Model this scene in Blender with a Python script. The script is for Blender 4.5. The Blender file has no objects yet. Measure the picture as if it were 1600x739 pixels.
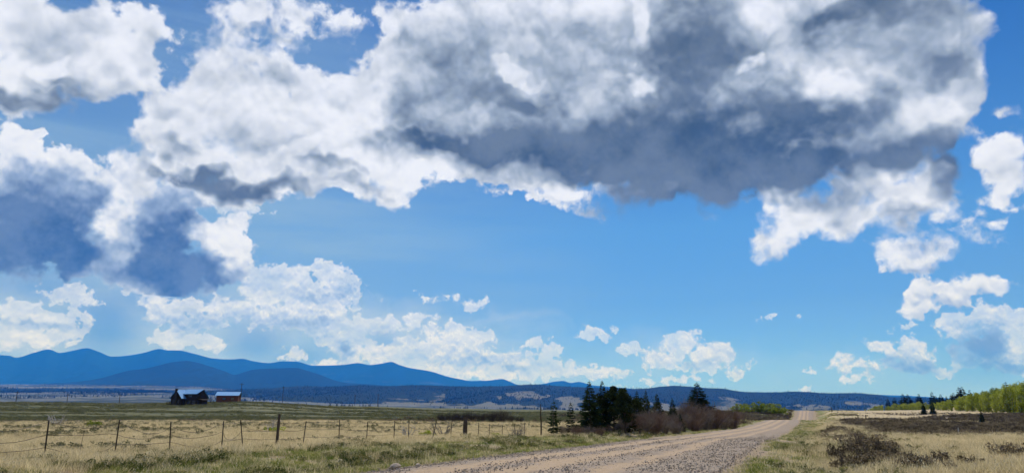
import bpy, bmesh, math, random
import numpy as np
from mathutils import Vector, Matrix, Euler, noise as mnoise
R = math.radians
scene = bpy.context.scene

# ------------------------------------------------------------------ camera
CAM_Z = 1.65
cam_data = bpy.data.cameras.new('camera')
cam_data.sensor_width = 36.0
cam_data.lens = 24.95
cam_data.clip_start = 0.1
cam_data.clip_end = 200000.0
cam = bpy.data.objects.new('camera', cam_data)
cam.location = (0, 0, CAM_Z)
cam.rotation_euler = (R(90 + 13.7), 0, 0)
scene.collection.objects.link(cam)
scene.camera = cam

# ------------------------------------------------------------------ light and exposure
SUN_EL, SUN_AZ = 52.0, 8.0            # degrees; azimuth clockwise from +Y (ahead of the camera)
scene.view_settings.view_transform = 'Standard'
scene.view_settings.look = 'None'
scene.view_settings.exposure = 0.0
scene.view_settings.gamma = 1.0
scene.render.engine = 'CYCLES'
cy = scene.cycles
cy.use_denoising = True
cy.max_bounces = 6
cy.diffuse_bounces = 2
cy.glossy_bounces = 2
cy.transparent_max_bounces = 8
cy.volume_bounces = 1
cy.adaptive_threshold = 0.02

sun_data = bpy.data.lights.new('sun', 'SUN')
sun_data.energy = 4.2
sun_data.angle = R(0.53)
sun_data.color = (1.0, 0.96, 0.9)
sun = bpy.data.objects.new('sun', sun_data)
SUN_DIR = Vector((math.sin(R(SUN_AZ)) * math.cos(R(SUN_EL)), math.cos(R(SUN_AZ)) * math.cos(R(SUN_EL)), math.sin(R(SUN_EL))))
sun.rotation_euler = (-SUN_DIR).to_track_quat('-Z', 'Y').to_euler()
scene.collection.objects.link(sun)


class Nodes:
    """Small helper that adds nodes to a tree and links them."""
    def __init__(self, tree):
        self.t = tree
        tree.nodes.clear()

    def put(self, sock, v):
        if v is None:
            return
        if isinstance(v, bpy.types.NodeSocket):
            self.t.links.new(v, sock)
        else:
            sock.default_value = (*v, 1) if sock.type == 'RGBA' and len(v) == 3 else v

    def node(self, kind, **props):
        n = self.t.nodes.new(kind)
        for k, v in props.items():
            setattr(n, k, v)
        return n

    def math(self, op, a, b=None, c=None, clamp=False):
        n = self.node('ShaderNodeMath', operation=op, use_clamp=clamp)
        for i, v in enumerate((a, b, c)):
            self.put(n.inputs[i], v)
        return n.outputs[0]

    def vmath(self, op, a, b=None, c=None, scale=None):
        n = self.node('ShaderNodeVectorMath', operation=op)
        for i, v in enumerate((a, b, c)):
            self.put(n.inputs[i], v)
        if scale is not None:
            self.put(n.inputs['Scale'], scale)
        return n.outputs['Value'] if op in ('LENGTH', 'DOT_PRODUCT', 'DISTANCE') else n.outputs[0]

    def noise(self, vec, scale, detail=4, rough=0.5, out='Fac', dist=0.0):
        n = self.node('ShaderNodeTexNoise')
        self.put(n.inputs['Vector'], vec)
        self.put(n.inputs['Scale'], scale)
        self.put(n.inputs['Detail'], detail)
        self.put(n.inputs['Roughness'], rough)
        self.put(n.inputs['Distortion'], dist)
        return n.outputs[out]

    def voronoi(self, vec, scale, detail=0, rough=0.5, feature='F1', out='Distance', rand=1.0):
        n = self.node('ShaderNodeTexVoronoi', feature=feature, normalize=True)
        self.put(n.inputs['Vector'], vec)
        self.put(n.inputs['Scale'], scale)
        self.put(n.inputs['Detail'], detail)
        self.put(n.inputs['Roughness'], rough)
        self.put(n.inputs['Randomness'], rand)
        return n.outputs[out]

    def mix(self, fac, a, b, blend='MIX'):
        n = self.node('ShaderNodeMix', data_type='RGBA', blend_type=blend)
        self.put(n.inputs[0], fac)
        self.put(n.inputs[6], a if isinstance(a, bpy.types.NodeSocket) else (*a, 1)[:4])
        self.put(n.inputs[7], b if isinstance(b, bpy.types.NodeSocket) else (*b, 1)[:4])
        return n.outputs[2]

    def step(self, v, lo, hi, to_lo=0.0, to_hi=1.0, smooth=True):
        n = self.node('ShaderNodeMapRange', interpolation_type='SMOOTHSTEP' if smooth else 'LINEAR')
        self.put(n.inputs['Value'], v)
        self.put(n.inputs['From Min'], lo)
        self.put(n.inputs['From Max'], hi)
        self.put(n.inputs['To Min'], to_lo)
        self.put(n.inputs['To Max'], to_hi)
        return n.outputs[0]


# ------------------------------------------------------------------ sky: blue air and three decks of cumulus
# each cloud lobe: azimuth, elevation, half width, half height in degrees (and strength for shaded / sunlit lobes)
NEAR_CLOUD = [(-37.19, 24.5, 2.72, 2.79), (-37.46, 21.57, 2.13, 1.82), (-35.06, 23.3, 2.66, 2.72), (-37.08, 26.2, 2.02, 1.18), (-32.25, 25.82, 1.72, 2.34), (-30.5, 24.69, 1.77, 1.98), (-29.18, 26.32, 1.31, 0.86), (-31.75, 22.95, 2.69, 1.54), (-29.94, 22.81, 1.18, 0.96), (-33.68, 22.08, 1.94, 1.18), (-24.43, 27.51, 1.33, 1.07), (-22.6, 28.75, 2.45, 1.87), (-20.32, 28.76, 2.62, 1.72), (-18.37, 30.11, 2.18, 0.99), (-19.44, 27.6, 1.62, 0.6), (-15.3, 29.59, 1.82, 0.92), (-16.69, 28.95, 1.47, 0.74), (-24.31, 26.44, 1.42, 0.81), (-23.95, 25.4, 1.98, 1.36), (-25.59, 23.18, 1.82, 1.45), (-28.07, 21.13, 1.64, 1.88), (-29.2, 21.37, 0.76, 1.24), (-21.49, 25.24, 2.2, 1.29), (-18.94, 24.85, 1.91, 1.13), (-23.6, 22.1, 5.13, 3.06), (-25.58, 18.98, 4.46, 2.4), (-28.21, 18.66, 1.7, 1.63), (-19.67, 21.69, 4.41, 2.67), (-21.78, 18.15, 6.1, 1.81), (-17, 19.54, 5.74, 2.74), (-16.25, 23.29, 2.26, 1.74), (-13.2, 24.71, 2.97, 2.03), (-11.11, 25.85, 2.49, 1.84), (-13.03, 21.87, 4.97, 3.74), (-8.69, 27.09, 2.43, 2.7), (-8.82, 30.05, 2.8, 2.63), (-11.84, 31.21, 1.44, 0.92), (-5.69, 29.17, 5.35, 3.82), (-8.27, 23.18, 6.49, 4.72), (-10.78, 19.27, 4.99, 1.81), (-13.81, 17.52, 4.59, 1.1), (-25.35, 16.84, 3.1, 0.93), (-20.72, 17.01, 4.26, 0.96), (-16.83, 17.18, 4.46, 0.89), (-8.63, 18.53, 2.76, 1.22), (-5.97, 18.99, 2.96, 1.12), (0, 29.29, 8.5, 4.78), (0, 23.4, 10.96, 4.76), (-2.18, 19.43, 7.58, 1.43), (5.63, 27.25, 11.06, 5.81), (5.48, 21.04, 10.5, 3.64), (5.66, 17.41, 3.21, 0.82), (6.96, 16.35, 1.48, 0.46), (0.81, 17.18, 1.51, 0.46), (3.5, 16.64, 0.75, 0.31), (11.26, 28.82, 10.86, 5.18), (13.61, 22.81, 11.4, 5.61), (13.37, 18.75, 8.71, 2.49), (17.26, 16.3, 2.7, 1.28), (18.45, 18.9, 7.34, 3.3), (21.63, 26.62, 10.73, 5.24), (25.99, 22.64, 9.68, 4.98), (25.51, 18.28, 7.56, 2.96), (20.68, 16.48, 3.31, 1.64), (30.86, 25.72, 5.68, 3.61), (32.37, 21.4, 4.19, 4.5), (34.63, 23.06, 1.91, 2.74), (35.1, 26.1, 1.54, 1.38), (36.24, 25.78, 0.67, 0.72), (34.76, 18.7, 1.12, 1.18), (37.51, 20, 0.56, 0.81), (35.95, 16.51, 1.15, 1.76), (36.39, 14.06, 1.19, 1.58), (36.57, 12.33, 0.76, 0.83), (34.73, 13.13, 0.51, 0.34), (21.88, 14.08, 2.4, 1.15), (20.24, 12.47, 1.5, 0.87), (22.26, 13.17, 1.83, 0.96), (25.09, 14.32, 2.42, 1.22), (27.22, 13.84, 1.95, 1.01), (29.43, 14.71, 2.29, 1.71), (31.61, 15.74, 2.2, 2.02), (29.7, 13.53, 1.62, 0.9)]
NEAR_SHADE = [(33.13, 16.73, 1.84, 2.07, 1.15), (29.84, 18.03, 3.71, 1.61, 1), (25.14, 14.88, 3.08, 1.12, 0.9), (34.82, 24.3, 1.15, 1.64, 0.4), (22.44, 24.86, 15.67, 5.5, 0.5), (17.28, 16.55, 8.33, 1.48, 1.3), (11.8, 18.71, 8.29, 1.3, 1.25), (-2.2, 21.11, 9.24, 0.81, 1.15), (-4.51, 27.29, 6.71, 4.37, 0.22), (-21.67, 16.9, 6.07, 0.57, 0.9), (-12.79, 17.64, 3.09, 0.5, 0.4), (23.11, 17.31, 5.05, 2.18, 1.25), (20.98, 19.84, 8.11, 1.91, 1), (30.68, 18.06, 2.84, 1.24, 0.8), (14.94, 19.23, 8.11, 2.47, 1.25), (3.29, 21.09, 6.54, 2.03, 0.8), (11.68, 26.39, 3.78, 2.89, 0.4), (-34.43, 24.4, 1.94, 2.48, 0.2), (-5.48, 21.19, 6.24, 1.01, 0.95), (-8.3, 24.17, 1.64, 2.47, 0.5), (16.23, 15.74, 4.7, 1.09, 1.05), (5.97, 29.16, 6.19, 3.34, 0.28), (10.7, 17.51, 6.25, 1.21, 0.9), (8.81, 23.15, 6.48, 2.98, 0.55), (18.19, 28.06, 2.57, 3.22, 0.7), (-10.75, 18.52, 1.05, 0.71, 0.3), (11.38, 20.74, 16.48, 3.29, 1), (19.33, 17.59, 6.75, 2.72, 1.05), (16.75, 16.1, 3.46, 1.48, 0.8), (-0.55, 20.77, 10.83, 1.32, 0.95), (-4.49, 26.31, 4.46, 2.7, 0.6), (2.23, 24.38, 3.89, 1.3, 0.8), (-2.24, 25.37, 3.35, 1.49, 0.6), (-6.07, 22.78, 3.28, 1.5, 0.5), (15.98, 26.69, 4.44, 4.71, 0.85), (11.55, 23.96, 4.81, 2.94, 0.5), (23.45, 20.7, 6.96, 2.8, 0.9), (28.45, 27.67, 7.11, 1.11, 0.8), (24.14, 27.11, 2.85, 1.16, 0.5), (34.6, 22.86, 1.45, 0.75, 0.7), (32.98, 17.07, 2.39, 1.9, 0.95), (29.82, 17.85, 3.71, 2.23, 0.8), (29.44, 21.55, 2.11, 1.77, 0.6), (34.13, 19.7, 1.14, 0.85, 0.4), (24.74, 15.31, 3.11, 1.13, 0.5), (30.13, 13.7, 1.6, 0.81, 0.6), (-23.1, 17.17, 5.05, 0.47, 0.9), (-14.92, 18.83, 2.04, 0.69, 0.6), (-26.22, 18.65, 1.32, 0.55, 0.45), (-28.53, 21.27, 1.29, 0.8, 0.35), (-19.9, 24.29, 2.48, 0.66, 0.35), (-20.06, 20.43, 2.91, 0.67, 0.25), (-36.93, 20.57, 3.22, 0.65, 0.85), (-34.38, 21.39, 1.91, 0.59, 0.55), (-31.19, 21.88, 2.46, 0.69, 0.25), (-36.2, 23.09, 1.11, 1.22, 0.25), (-29.41, 24.71, 0.86, 1.74, 0.2), (-19.18, 27.55, 3.05, 0.37, 0.3), (-9.05, 28.99, 1.67, 1.14, 0.5), (5.41, 18.49, 4.83, 0.92, 0.7), (-5.43, 19.16, 3.24, 0.51, 0.45), (11.23, 17.73, 5.72, 1.01, 0.8)]
NEAR_SUNLIT = [(4.61, 31.58, 5.15, 1.4, 0.3), (20.8, 28.37, 2.25, 2.03, 0.6), (22.29, 25.82, 1.7, 1.83, 0.4), (26.32, 23.51, 2.03, 1.26, 0.95), (28.51, 24.68, 2.18, 1.14, 0.35), (30.68, 24.43, 1.68, 1.29, 0.3), (32.87, 20.63, 1.96, 1.2, 0.65), (24.83, 24.7, 1.86, 0.9, 0.3), (11.36, 25.44, 1.4, 0.49, 0.8), (19.96, 24.9, 0.7, 0.47, 0.8), (11.61, 29.97, 0.77, 1.59, 0.8), (29.33, 15.55, 2.14, 1.35, 0.85), (26.44, 14.63, 2.15, 1.02, 0.6), (21.86, 13.93, 2.3, 1.25, 0.9), (-9.76, 20.09, 3.72, 0.91, 0.5), (-8.63, 18.53, 2.65, 0.91, 0.9), (0, 26.87, 1.92, 0.39, 0.6), (-2.77, 23.12, 2.76, 0.7, 0.35), (5.65, 17.31, 3.21, 0.51, 0.7), (-16.01, 19.88, 3.04, 0.59, 0.6), (-13.08, 22.85, 3.16, 2.94, 0.4), (35.92, 16.3, 1.43, 1.67, 0.6), (36.61, 13.6, 1.04, 1.66, 0.5), (-35.5, 22.33, 0.75, 0.58, 0.6), (-37.83, 22.02, 0.77, 0.8, 0.5), (5.55, 24.05, 2.21, 1, 0.3)]
MID_CLOUD = [(-36.78, 17.19, 1.76, 1.16), (-34.68, 16.75, 1.7, 1.1), (-32.88, 16.33, 1.38, 1.04), (-34.89, 14.32, 3.93, 3.22), (-33.72, 11.22, 3.97, 2.23), (-35.58, 10.12, 3.15, 1.43), (-31.44, 14.42, 1.8, 2.29), (-29.9, 15.1, 2.03, 2.51), (-27.19, 13.61, 3.3, 3.95), (-28.49, 10.23, 4.07, 1.99), (-26.13, 9.75, 3.3, 2.03), (-23.56, 10.19, 1.77, 1.89), (-25.13, 14.79, 1.06, 1.87), (-29.45, 16.54, 2.47, 1.44), (-30.61, 17.49, 1.21, 0.8), (-31.97, 9.44, 2.27, 0.79), (-24.14, 12.9, 0.71, 0.75), (-22.88, 12.54, 1.35, 1.14), (-21.88, 13.11, 1.19, 1.15), (-20.77, 12.09, 0.46, 0.97), (-21.85, 11.28, 1.46, 1.63), (-22.89, 10.24, 1.79, 1.42), (28.98, 10.87, 1.13, 1.17), (30.54, 10.48, 1.88, 1.15), (31.95, 10.77, 1.07, 0.88), (29.66, 9.76, 0.87, 0.4), (30.16, 7.38, 1.24, 1.15), (31.81, 8.14, 1.06, 0.78), (33.33, 7.78, 1.75, 0.77), (29.59, 6.53, 0.78, 0.44), (32.45, 13.11, 0.76, 0.52), (33.68, 12.06, 0.44, 0.52), (34.49, 11.43, 0.72, 0.3), (29.43, 11.28, 1.21, 0.54)]
MID_SHADE = [(-34.03, 10.75, 4.74, 2.56, 1.3), (-26.23, 10.67, 2.97, 2.77, 1.25), (-33.88, 9.68, 4.36, 0.94, 1.1), (-25.85, 9.07, 3.39, 1.39, 1), (-33.24, 13.26, 2.25, 2.16, 0.7), (-34.54, 11.77, 4.71, 2.98, 1), (-34.66, 10.02, 4.65, 1.44, 1), (-36.32, 14.08, 2.1, 2.09, 0.6), (-32.04, 12.99, 1.92, 2.63, 0.8), (-26.68, 10.87, 2.95, 3.22, 1), (-25.86, 13.29, 2.16, 2.32, 0.8), (-28.84, 9.74, 3.63, 1.62, 0.8), (-23.29, 9.73, 2.21, 1.42, 0.95), (-35.14, 16.01, 2.19, 1.01, 0.25), (-21.08, 10.37, 1.37, 1.15, 0.4), (-31.94, 9.22, 3.41, 0.79, 0.6), (30.43, 9.6, 1.95, 0.4, 0.45), (32.07, 7.24, 2.24, 0.39, 0.4), (30.26, 6.57, 1.01, 0.4, 0.3), (30.23, 11.19, 0.95, 0.4, 0.3)]
MID_SUNLIT = [(-29.93, 13.73, 0.73, 4.03, 0.75), (-30.06, 16.44, 1.63, 1.79, 0.6), (-31.64, 15.96, 1.18, 1.32, 0.5), (-28.88, 11.8, 0.65, 0.63, 0.5), (-22.88, 12.54, 1.53, 1.24, 0.7), (-21.69, 12.01, 1.1, 1.92, 0.5), (-36.43, 17.27, 2.13, 0.58, 0.5), (-28.46, 8.18, 0.81, 0.72, 0.4)]
FAR_CLOUD = [(-19.66, 9.97, 1.58, 0.97), (-17.76, 9.84, 1.9, 0.98), (-16.84, 10.38, 1.06, 0.69), (-14.8, 10.53, 1.57, 1), (-13.25, 9.5, 1.19, 1), (-15.29, 8.97, 3.2, 0.79), (-13.28, 8.2, 0.59, 0.5), (-18.6, 8.47, 2.62, 0.97), (-20.04, 8.98, 0.92, 0.96), (-32.53, 7.85, 1.34, 0.65), (-31.13, 7.31, 1.14, 0.44), (-33.77, 6.16, 2.86, 0.59), (-34.87, 6.37, 2.09, 0.33), (-33.34, 5.63, 2.02, 0.68), (-34.3, 4.73, 1.97, 0.75), (-32.16, 5.06, 1.03, 0.77), (-35.08, 4.06, 1.37, 0.49), (-26.91, 7.24, 0.91, 0.64), (-24.81, 7.37, 2.14, 0.65), (-22.18, 7.42, 2.23, 0.66), (-24.28, 6.38, 2.58, 0.74), (-24.83, 5.42, 0.93, 0.92), (-25.92, 5.01, 0.91, 0.73), (-23.04, 4.75, 1.04, 0.65), (-19.88, 7.06, 3.2, 0.67), (-16.58, 6.7, 3.32, 0.78), (-12.68, 6.22, 3.43, 0.69), (-14.09, 5.3, 1.06, 0.88), (-12.85, 4.84, 1.46, 1.28), (-10.22, 6.63, 2.5, 0.5), (-16.78, 4.17, 0.84, 0.48), (-15.21, 7.73, 2.9, 0.79), (-7.45, 6.93, 1.12, 0.3), (-9.04, 4.7, 1.1, 0.9), (-7.63, 4.42, 2.21, 1.1), (-5.11, 4.69, 2.84, 1.1), (-5.58, 3.34, 4.53, 0.8), (-2.04, 3.95, 3.06, 0.8), (1.02, 3.35, 3.05, 0.8), (1.8, 5.21, 0.67, 0.4), (2.97, 4.55, 1.12, 0.75), (3.55, 3.05, 2.03, 0.6), (6.58, 2.83, 1.8, 0.35), (-5.13, 5.95, 2.04, 0.61), (-3.08, 5.71, 1.85, 0.61), (-10.61, 4.13, 1.97, 0.69), (-12.03, 3.13, 3.89, 0.49), (-8.08, 2.92, 3.98, 0.39), (-1.02, 2.7, 4.56, 0.4), (-28.74, 8.84, 0.56, 0.63), (-2.86, 8.26, 0.83, 0.41), (-5.35, 8.64, 0.52, 0.26), (-6.74, 8.62, 0.36, 0.15), (-21.24, 14.82, 1.21, 0.43), (6.92, 5.98, 1.52, 0.45), (5.9, 6.19, 0.61, 0.35), (9.28, 4.5, 0.85, 0.4), (11.82, 3.77, 1.47, 0.64), (13.61, 5.41, 1.16, 0.64), (13.08, 4.54, 1.26, 0.69), (15.54, 4, 1.61, 0.77), (16.29, 4.52, 0.71, 0.58), (14.46, 3.34, 2.39, 0.39), (11.07, 3.39, 0.78, 0.29), (17.02, 2.82, 0.65, 0.33), (12.47, 2.25, 2.22, 0.24), (14.16, 2.38, 0.95, 0.29), (22.21, 2.83, 0.26, 0.14), (22.02, 1.72, 0.35, 0.14), (32.25, 5.7, 1.99, 0.77), (34.09, 5.8, 1.92, 0.84), (35.5, 5.37, 1.03, 0.99), (33.83, 3.91, 2.05, 1.5), (35.2, 3.23, 1.23, 1.31), (31.94, 3.27, 0.51, 0.42), (30.36, 2.63, 0.76, 0.21), (27.64, 4.53, 1.45, 0.45), (29.27, 3.8, 1.32, 0.79), (28.86, 3.02, 1.41, 0.52), (29.99, 2.77, 0.99, 0.35), (25.65, 3.2, 1.41, 0.41), (25.05, 3.4, 0.75, 0.36), (25.47, 2.22, 0.91, 0.36), (33.66, 2.67, 0.49, 0.25), (29.96, 5.71, 1.16, 0.22), (19.4, 6.84, 0.64, 0.1)]
FAR_SHADE = [(-24.26, 6.14, 2.57, 0.65, 0.45), (-16.55, 6.21, 2.84, 0.88, 0.5), (-33.68, 5.48, 2.14, 0.25, 0.4), (-10.67, 5.62, 2.48, 0.6, 0.35), (-3.06, 3.85, 3.05, 0.4, 0.4), (1.02, 3.2, 2.54, 0.3, 0.35), (-18.18, 9.08, 2.83, 0.29, 0.3), (13.98, 3.45, 2.4, 0.24, 0.35), (33.48, 3.93, 1.78, 1.51, 0.95), (34.01, 2.66, 2.1, 0.58, 0.9), (29.05, 2.93, 1.32, 0.61, 0.8), (28.12, 3.49, 0.95, 0.44, 0.5), (33.62, 4.98, 2.14, 0.34, 0.35), (-15.26, 8.62, 2.42, 0.4, 0.35), (-13.08, 9.05, 0.99, 0.45, 0.4), (29.57, 2.48, 1, 0.26, 0.6), (-20.75, 6.54, 1.81, 0.57, 0.35), (-7.61, 3.92, 1, 0.5, 0.3), (25.83, 2.88, 1.07, 0.18, 0.3), (-13.08, 4.59, 0.68, 0.78, 0.6)]
FAR_SUNLIT = [(35.28, 4.26, 0.75, 0.82, 0.7)]
VEIL = [(-18.91, 6.37, 15.02, 1.63, 0.6), (-33.73, 5.82, 4.29, 2.11, 0.65), (-8.15, 4.91, 9.46, 1.7, 0.6), (-2.03, 3.2, 9.07, 1, 0.55), (-17.6, 7.64, 7.52, 1.17, 0.55), (-22.72, 3.65, 14.6, 1.39, 0.4), (-5.16, 6.96, 7.14, 0.41, 0.4), (12.56, 3.86, 5.82, 1.47, 0.3), (25.2, 2.9, 4.99, 0.9, 0.2)]
RAIN = [(-25.71, 7.78, 3.38, 1.2, 0.65), (-33.3, 8.09, 3.29, 0.77, 0.55), (-29.78, 5.85, 1.79, 2.2, 0.75), (-19.71, 4.91, 1.82, 1.42, 0.65), (-16.38, 3.79, 2.82, 0.87, 0.5), (-10.13, 4.63, 0.99, 1.29, 0.4), (-28.58, 7.5, 2.41, 0.9, 0.5), (33.31, 2.68, 2.49, 0.83, 0.3)]


world = bpy.data.worlds.new('World')
scene.world = world
world.use_nodes = True
world.cycles.sampling_method = 'MANUAL'
world.cycles.sample_map_resolution = 256


def build_sky():
    N = Nodes(world.node_tree)
    d = N.node('ShaderNodeTexCoord').outputs['Generated']
    sep = N.node('ShaderNodeSeparateXYZ')
    N.put(sep.inputs[0], d)
    x, y, z = sep.outputs
    deg = 57.29578
    az = N.math('MULTIPLY', N.math('ARCTAN2', x, y), deg)
    el = N.math('MULTIPLY', N.math('ARCSINE', z), deg)
    comb = N.node('ShaderNodeCombineXYZ')
    N.put(comb.inputs[0], az)
    N.put(comb.inputs[1], el)
    ae = comb.outputs[0]

    def lobes(vec, table, k=0.5, start=-60.0):
        """Union of soft ellipses: height above the outline, in degrees."""
        acc = start
        for a, e, ra, re in table:
            q = N.vmath('LENGTH', N.vmath('MULTIPLY_ADD', vec, (1 / ra, 1 / re, 0), (-a / ra, -e / re, 0)))
            r = min(ra, re)
            s = N.math('MULTIPLY_ADD', q, -r, r)
            acc = s if acc == start else N.math('SMOOTH_MAX', acc, s, k)
        return acc

    def patches(vec, table):
        """Soft patches with a strength of their own, 0 outside."""
        acc = None
        for a, e, ra, re, w in table:
            q = N.vmath('LENGTH', N.vmath('MULTIPLY_ADD', vec, (1 / ra, 1 / re, 0), (-a / ra, -e / re, 0)))
            s = N.math('MULTIPLY_ADD', q, -0.8 * w, 1.3 * w)
            s = N.math('MINIMUM', s, w)
            acc = s if acc is None else N.math('SMOOTH_MAX', acc, s, 0.12)
        return N.math('MAXIMUM', acc, 0.0)

    up = (SUN_DIR - SUN_DIR.dot(Vector((0, 1, 0.25)).normalized()) * Vector((0, 1, 0.25)).normalized()).normalized()

    def billow(vec, scale, detail):
        h = N.voronoi(vec, scale, detail, 0.5)
        return N.math('SUBTRACT', 1.0, h)

    def deck(cover, shade, sunlit, scale, amp, k, soft, white, grey, deep, relief, extra=None, wobble=1.0, shrink=0.0, veil=0.0):
        warp = N.noise(d, scale * 0.6, 3, 0.6, out='Color')
        warp = N.vmath('SUBTRACT', warp, (0.5, 0.5, 0.5))
        p = N.vmath('ADD', d, N.vmath('SCALE', warp, scale=0.55 / scale))
        big = N.noise(d, scale * 0.35, 5, 0.62)
        fine = N.noise(p, scale * 1.1, 7, 0.6)
        h0 = billow(p, scale * 0.75, 3.0)
        h1 = billow(N.vmath('ADD', p, tuple(up * (0.24 / scale))), scale * 0.75, 3.0)
        # outline: the lobes pushed in and out by billows
        shift = N.vmath('MULTIPLY', warp, (wobble * 40 * 1.6 / scale * 2, wobble * 40 * 1.6 / scale * 2, 0))
        vec = N.vmath('ADD', ae, shift)
        c = N.math('SUBTRACT', lobes(vec, cover, k), shrink)
        if extra is not None:
            c = N.math('MAXIMUM', c, extra)
        b = N.math('MULTIPLY', N.math('SUBTRACT', h0, 0.55), amp * 1.1)
        f = N.math('MULTIPLY', N.math('SUBTRACT', fine, 0.5), amp * 2.2)
        dens = N.math('ADD', c, N.math('ADD', b, f))
        w = N.step(big, 0.35, 0.65, soft * 0.4, soft * 2.0)
        alpha = N.step(dens, N.math('MULTIPLY', w, -0.35), w)
        if veil:
            alpha = N.math('MULTIPLY', alpha, N.step(big, 0.36, 0.60, 1.0 - veil, 1.0))
        # light: thin edges glow, thick cores and undersides are grey, facing billows are lit
        sh = patches(vec, shade)
        lit = patches(vec, sunlit)
        jag = N.math('ADD', N.math('MULTIPLY', N.math('SUBTRACT', fine, 0.5), 0.9), N.math('MULTIPLY', N.math('SUBTRACT', h0, 0.55), -0.35))
        body = N.math('MAXIMUM', N.math('SUBTRACT', N.math('MULTIPLY', sh, 1.2), lit), N.math('MULTIPLY', lit, -0.12))
        t = N.math('ADD', body, N.math('MULTIPLY', jag, N.step(sh, 0.0, 0.6, 0.14, 0.42)))
        t = N.math('ADD', t, N.step(dens, 0.0, amp * 2.6, -0.10, 0.14))
        t = N.math('ADD', t, N.math('MULTIPLY', N.math('SUBTRACT', big, 0.44), 0.8))
        t = N.math('SUBTRACT', t, N.math('MULTIPLY', N.math('SUBTRACT', h0, h1), relief))
        m1 = N.step(t, -0.28, 0.62)
        m2 = N.step(t, 0.30, 1.16)
        murk = N.mix(N.step(N.math('ADD', big, N.math('MULTIPLY', fine, .35)), .48, .82), deep, tuple(.30 * p_ + .70 * q_ for p_, q_ in zip(grey, deep)))
        col = N.mix(m2, N.mix(m1, white, grey), murk)
        return alpha, col

    # clear air
    sky = N.node('ShaderNodeTexSky', sky_type='NISHITA', sun_disc=False)
    sky.sun_elevation = R(SUN_EL)
    sky.sun_rotation = R(SUN_AZ)
    sky.altitude = 1800
    sky.air_density = 1.0
    sky.dust_density = 0.0
    sky.ozone_density = 1.5
    tint = N.node('ShaderNodeValToRGB')
    N.put(tint.inputs[0], N.math('DIVIDE', el, 90.0))
    cr = tint.color_ramp
    stops = [(0.0, (.36, .54, .90)), (.09, (.34, .59, .88)), (.155, (.40, .74, 1.0)), (.32, (.20, .54, .93)), (.7, (.17, .48, .88))]
    cr.elements[0].position, cr.elements[1].position = 0.0, .7
    while len(cr.elements) < len(stops):
        cr.elements.new(0.5)
    for e_, (p_, c_) in zip(cr.elements, stops):
        e_.position = p_
    for e_, (p_, c_) in zip(cr.elements, stops):
        e_.color = (*c_, 1)
    base = N.mix(1.0, sky.outputs[0], tint.outputs[0], 'MULTIPLY')
    # thin milky air, thicker low down and away from the clear side
    band = N.noise(N.vmath('MULTIPLY', d, (3.0, 3.0, 26.0)), 1.0, 4, 0.55)
    milk = N.math('MULTIPLY', N.step(az, 14.0, -22.0, 0.0, 0.62), N.step(el, 36.0, 5.0, 0.45, 1.0))
    milk = N.math('ADD', milk, N.step(el, 16.0, 3.0, 0.0, 0.10))
    milk = N.math('MULTIPLY', milk, N.step(band, 0.3, 0.7, 0.6, 1.25))
    base = N.mix(milk, base, (3.2, 4.9, 6.6))
    S = 10.0                                     # cloud radiance over the Background strength of 0.1

    def C(r, g, b):
        return (r * S, g * S, b * S)

    # broken cloud goes on round the rest of the sky
    ring = N.noise(d, 3.2, 4, 0.55)
    off = N.math('MAXIMUM', N.math('SUBTRACT', N.math('ABSOLUTE', az), 44.0), N.math('SUBTRACT', el, 36.0))
    rest = N.math('MULTIPLY', N.math('SUBTRACT', ring, 0.5), 45.0)
    rest = N.math('MINIMUM', rest, N.math('MULTIPLY', off, 0.6))

    def bg(color):
        n = N.node('ShaderNodeBackground')
        N.put(n.inputs['Color'], color)
        n.inputs['Strength'].default_value = 0.1
        return n.outputs[0]

    def over(fac, a, b):
        n = N.node('ShaderNodeMixShader')
        N.put(n.inputs[0], fac)
        N.put(n.inputs[1], a)
        N.put(n.inputs[2], b)
        return n.outputs[0]

    def inside(lo_az, hi_az, lo_el, hi_el):
        g = N.math('MULTIPLY', N.math('GREATER_THAN', az, lo_az), N.math('LESS_THAN', az, hi_az))
        g = N.math('MULTIPLY', g, N.math('GREATER_THAN', el, lo_el))
        return N.math('MULTIPLY', g, N.math('LESS_THAN', el, hi_el))

    base = bg(base)
    a_r, c_r = N.step(rest, 0.0, 4.0), N.mix(N.step(rest, 0.0, 9.0), C(.86, .88, .92), C(.40, .45, .55))
    around = over(a_r, base, bg(c_r))
    a, c = deck(FAR_CLOUD, FAR_SHADE, FAR_SUNLIT, 62.0, 0.85, 0.25, 0.17, C(.86, .89, .98), C(.38, .52, .80), C(.10, .19, .34), 2.4, shrink=0.08, veil=0.5)
    vz = N.noise(N.vmath('MULTIPLY', d, (9.0, 9.0, 34.0)), 1.0, 5, 0.55)
    vz = N.math('MULTIPLY', patches(N.vmath('ADD', ae, N.vmath('SCALE', N.vmath('SUBTRACT', N.noise(d, 14.0, 3, 0.6, out='Color'), (.5, .5, .5)), scale=5.0)), VEIL), N.step(vz, 0.3, 0.62, 0.35, 1.0))
    rain = patches(ae, RAIN)
    veil = over(N.math('MINIMUM', vz, 0.55), base, bg(C(.56, .66, .82)))
    veil = over(rain, veil, bg(C(.13, .30, .62)))
    low = over(N.math('MULTIPLY', a, 0.9), veil, bg(c))
    low = over(inside(-46, 46, 0.0, 16), base, low)
    a, c = deck(MID_CLOUD, MID_SHADE, MID_SUNLIT, 34.0, 1.3, 0.5, 0.45, C(.84, .88, 1.0), C(.33, .44, .65), C(.040, .100, .235), 2.0, shrink=0.15)
    mid = over(a, low, bg(c))
    mid = over(N.math('ADD', inside(-46, -15, 8, 27), inside(20, 46, 6, 20)), low, mid)
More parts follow.
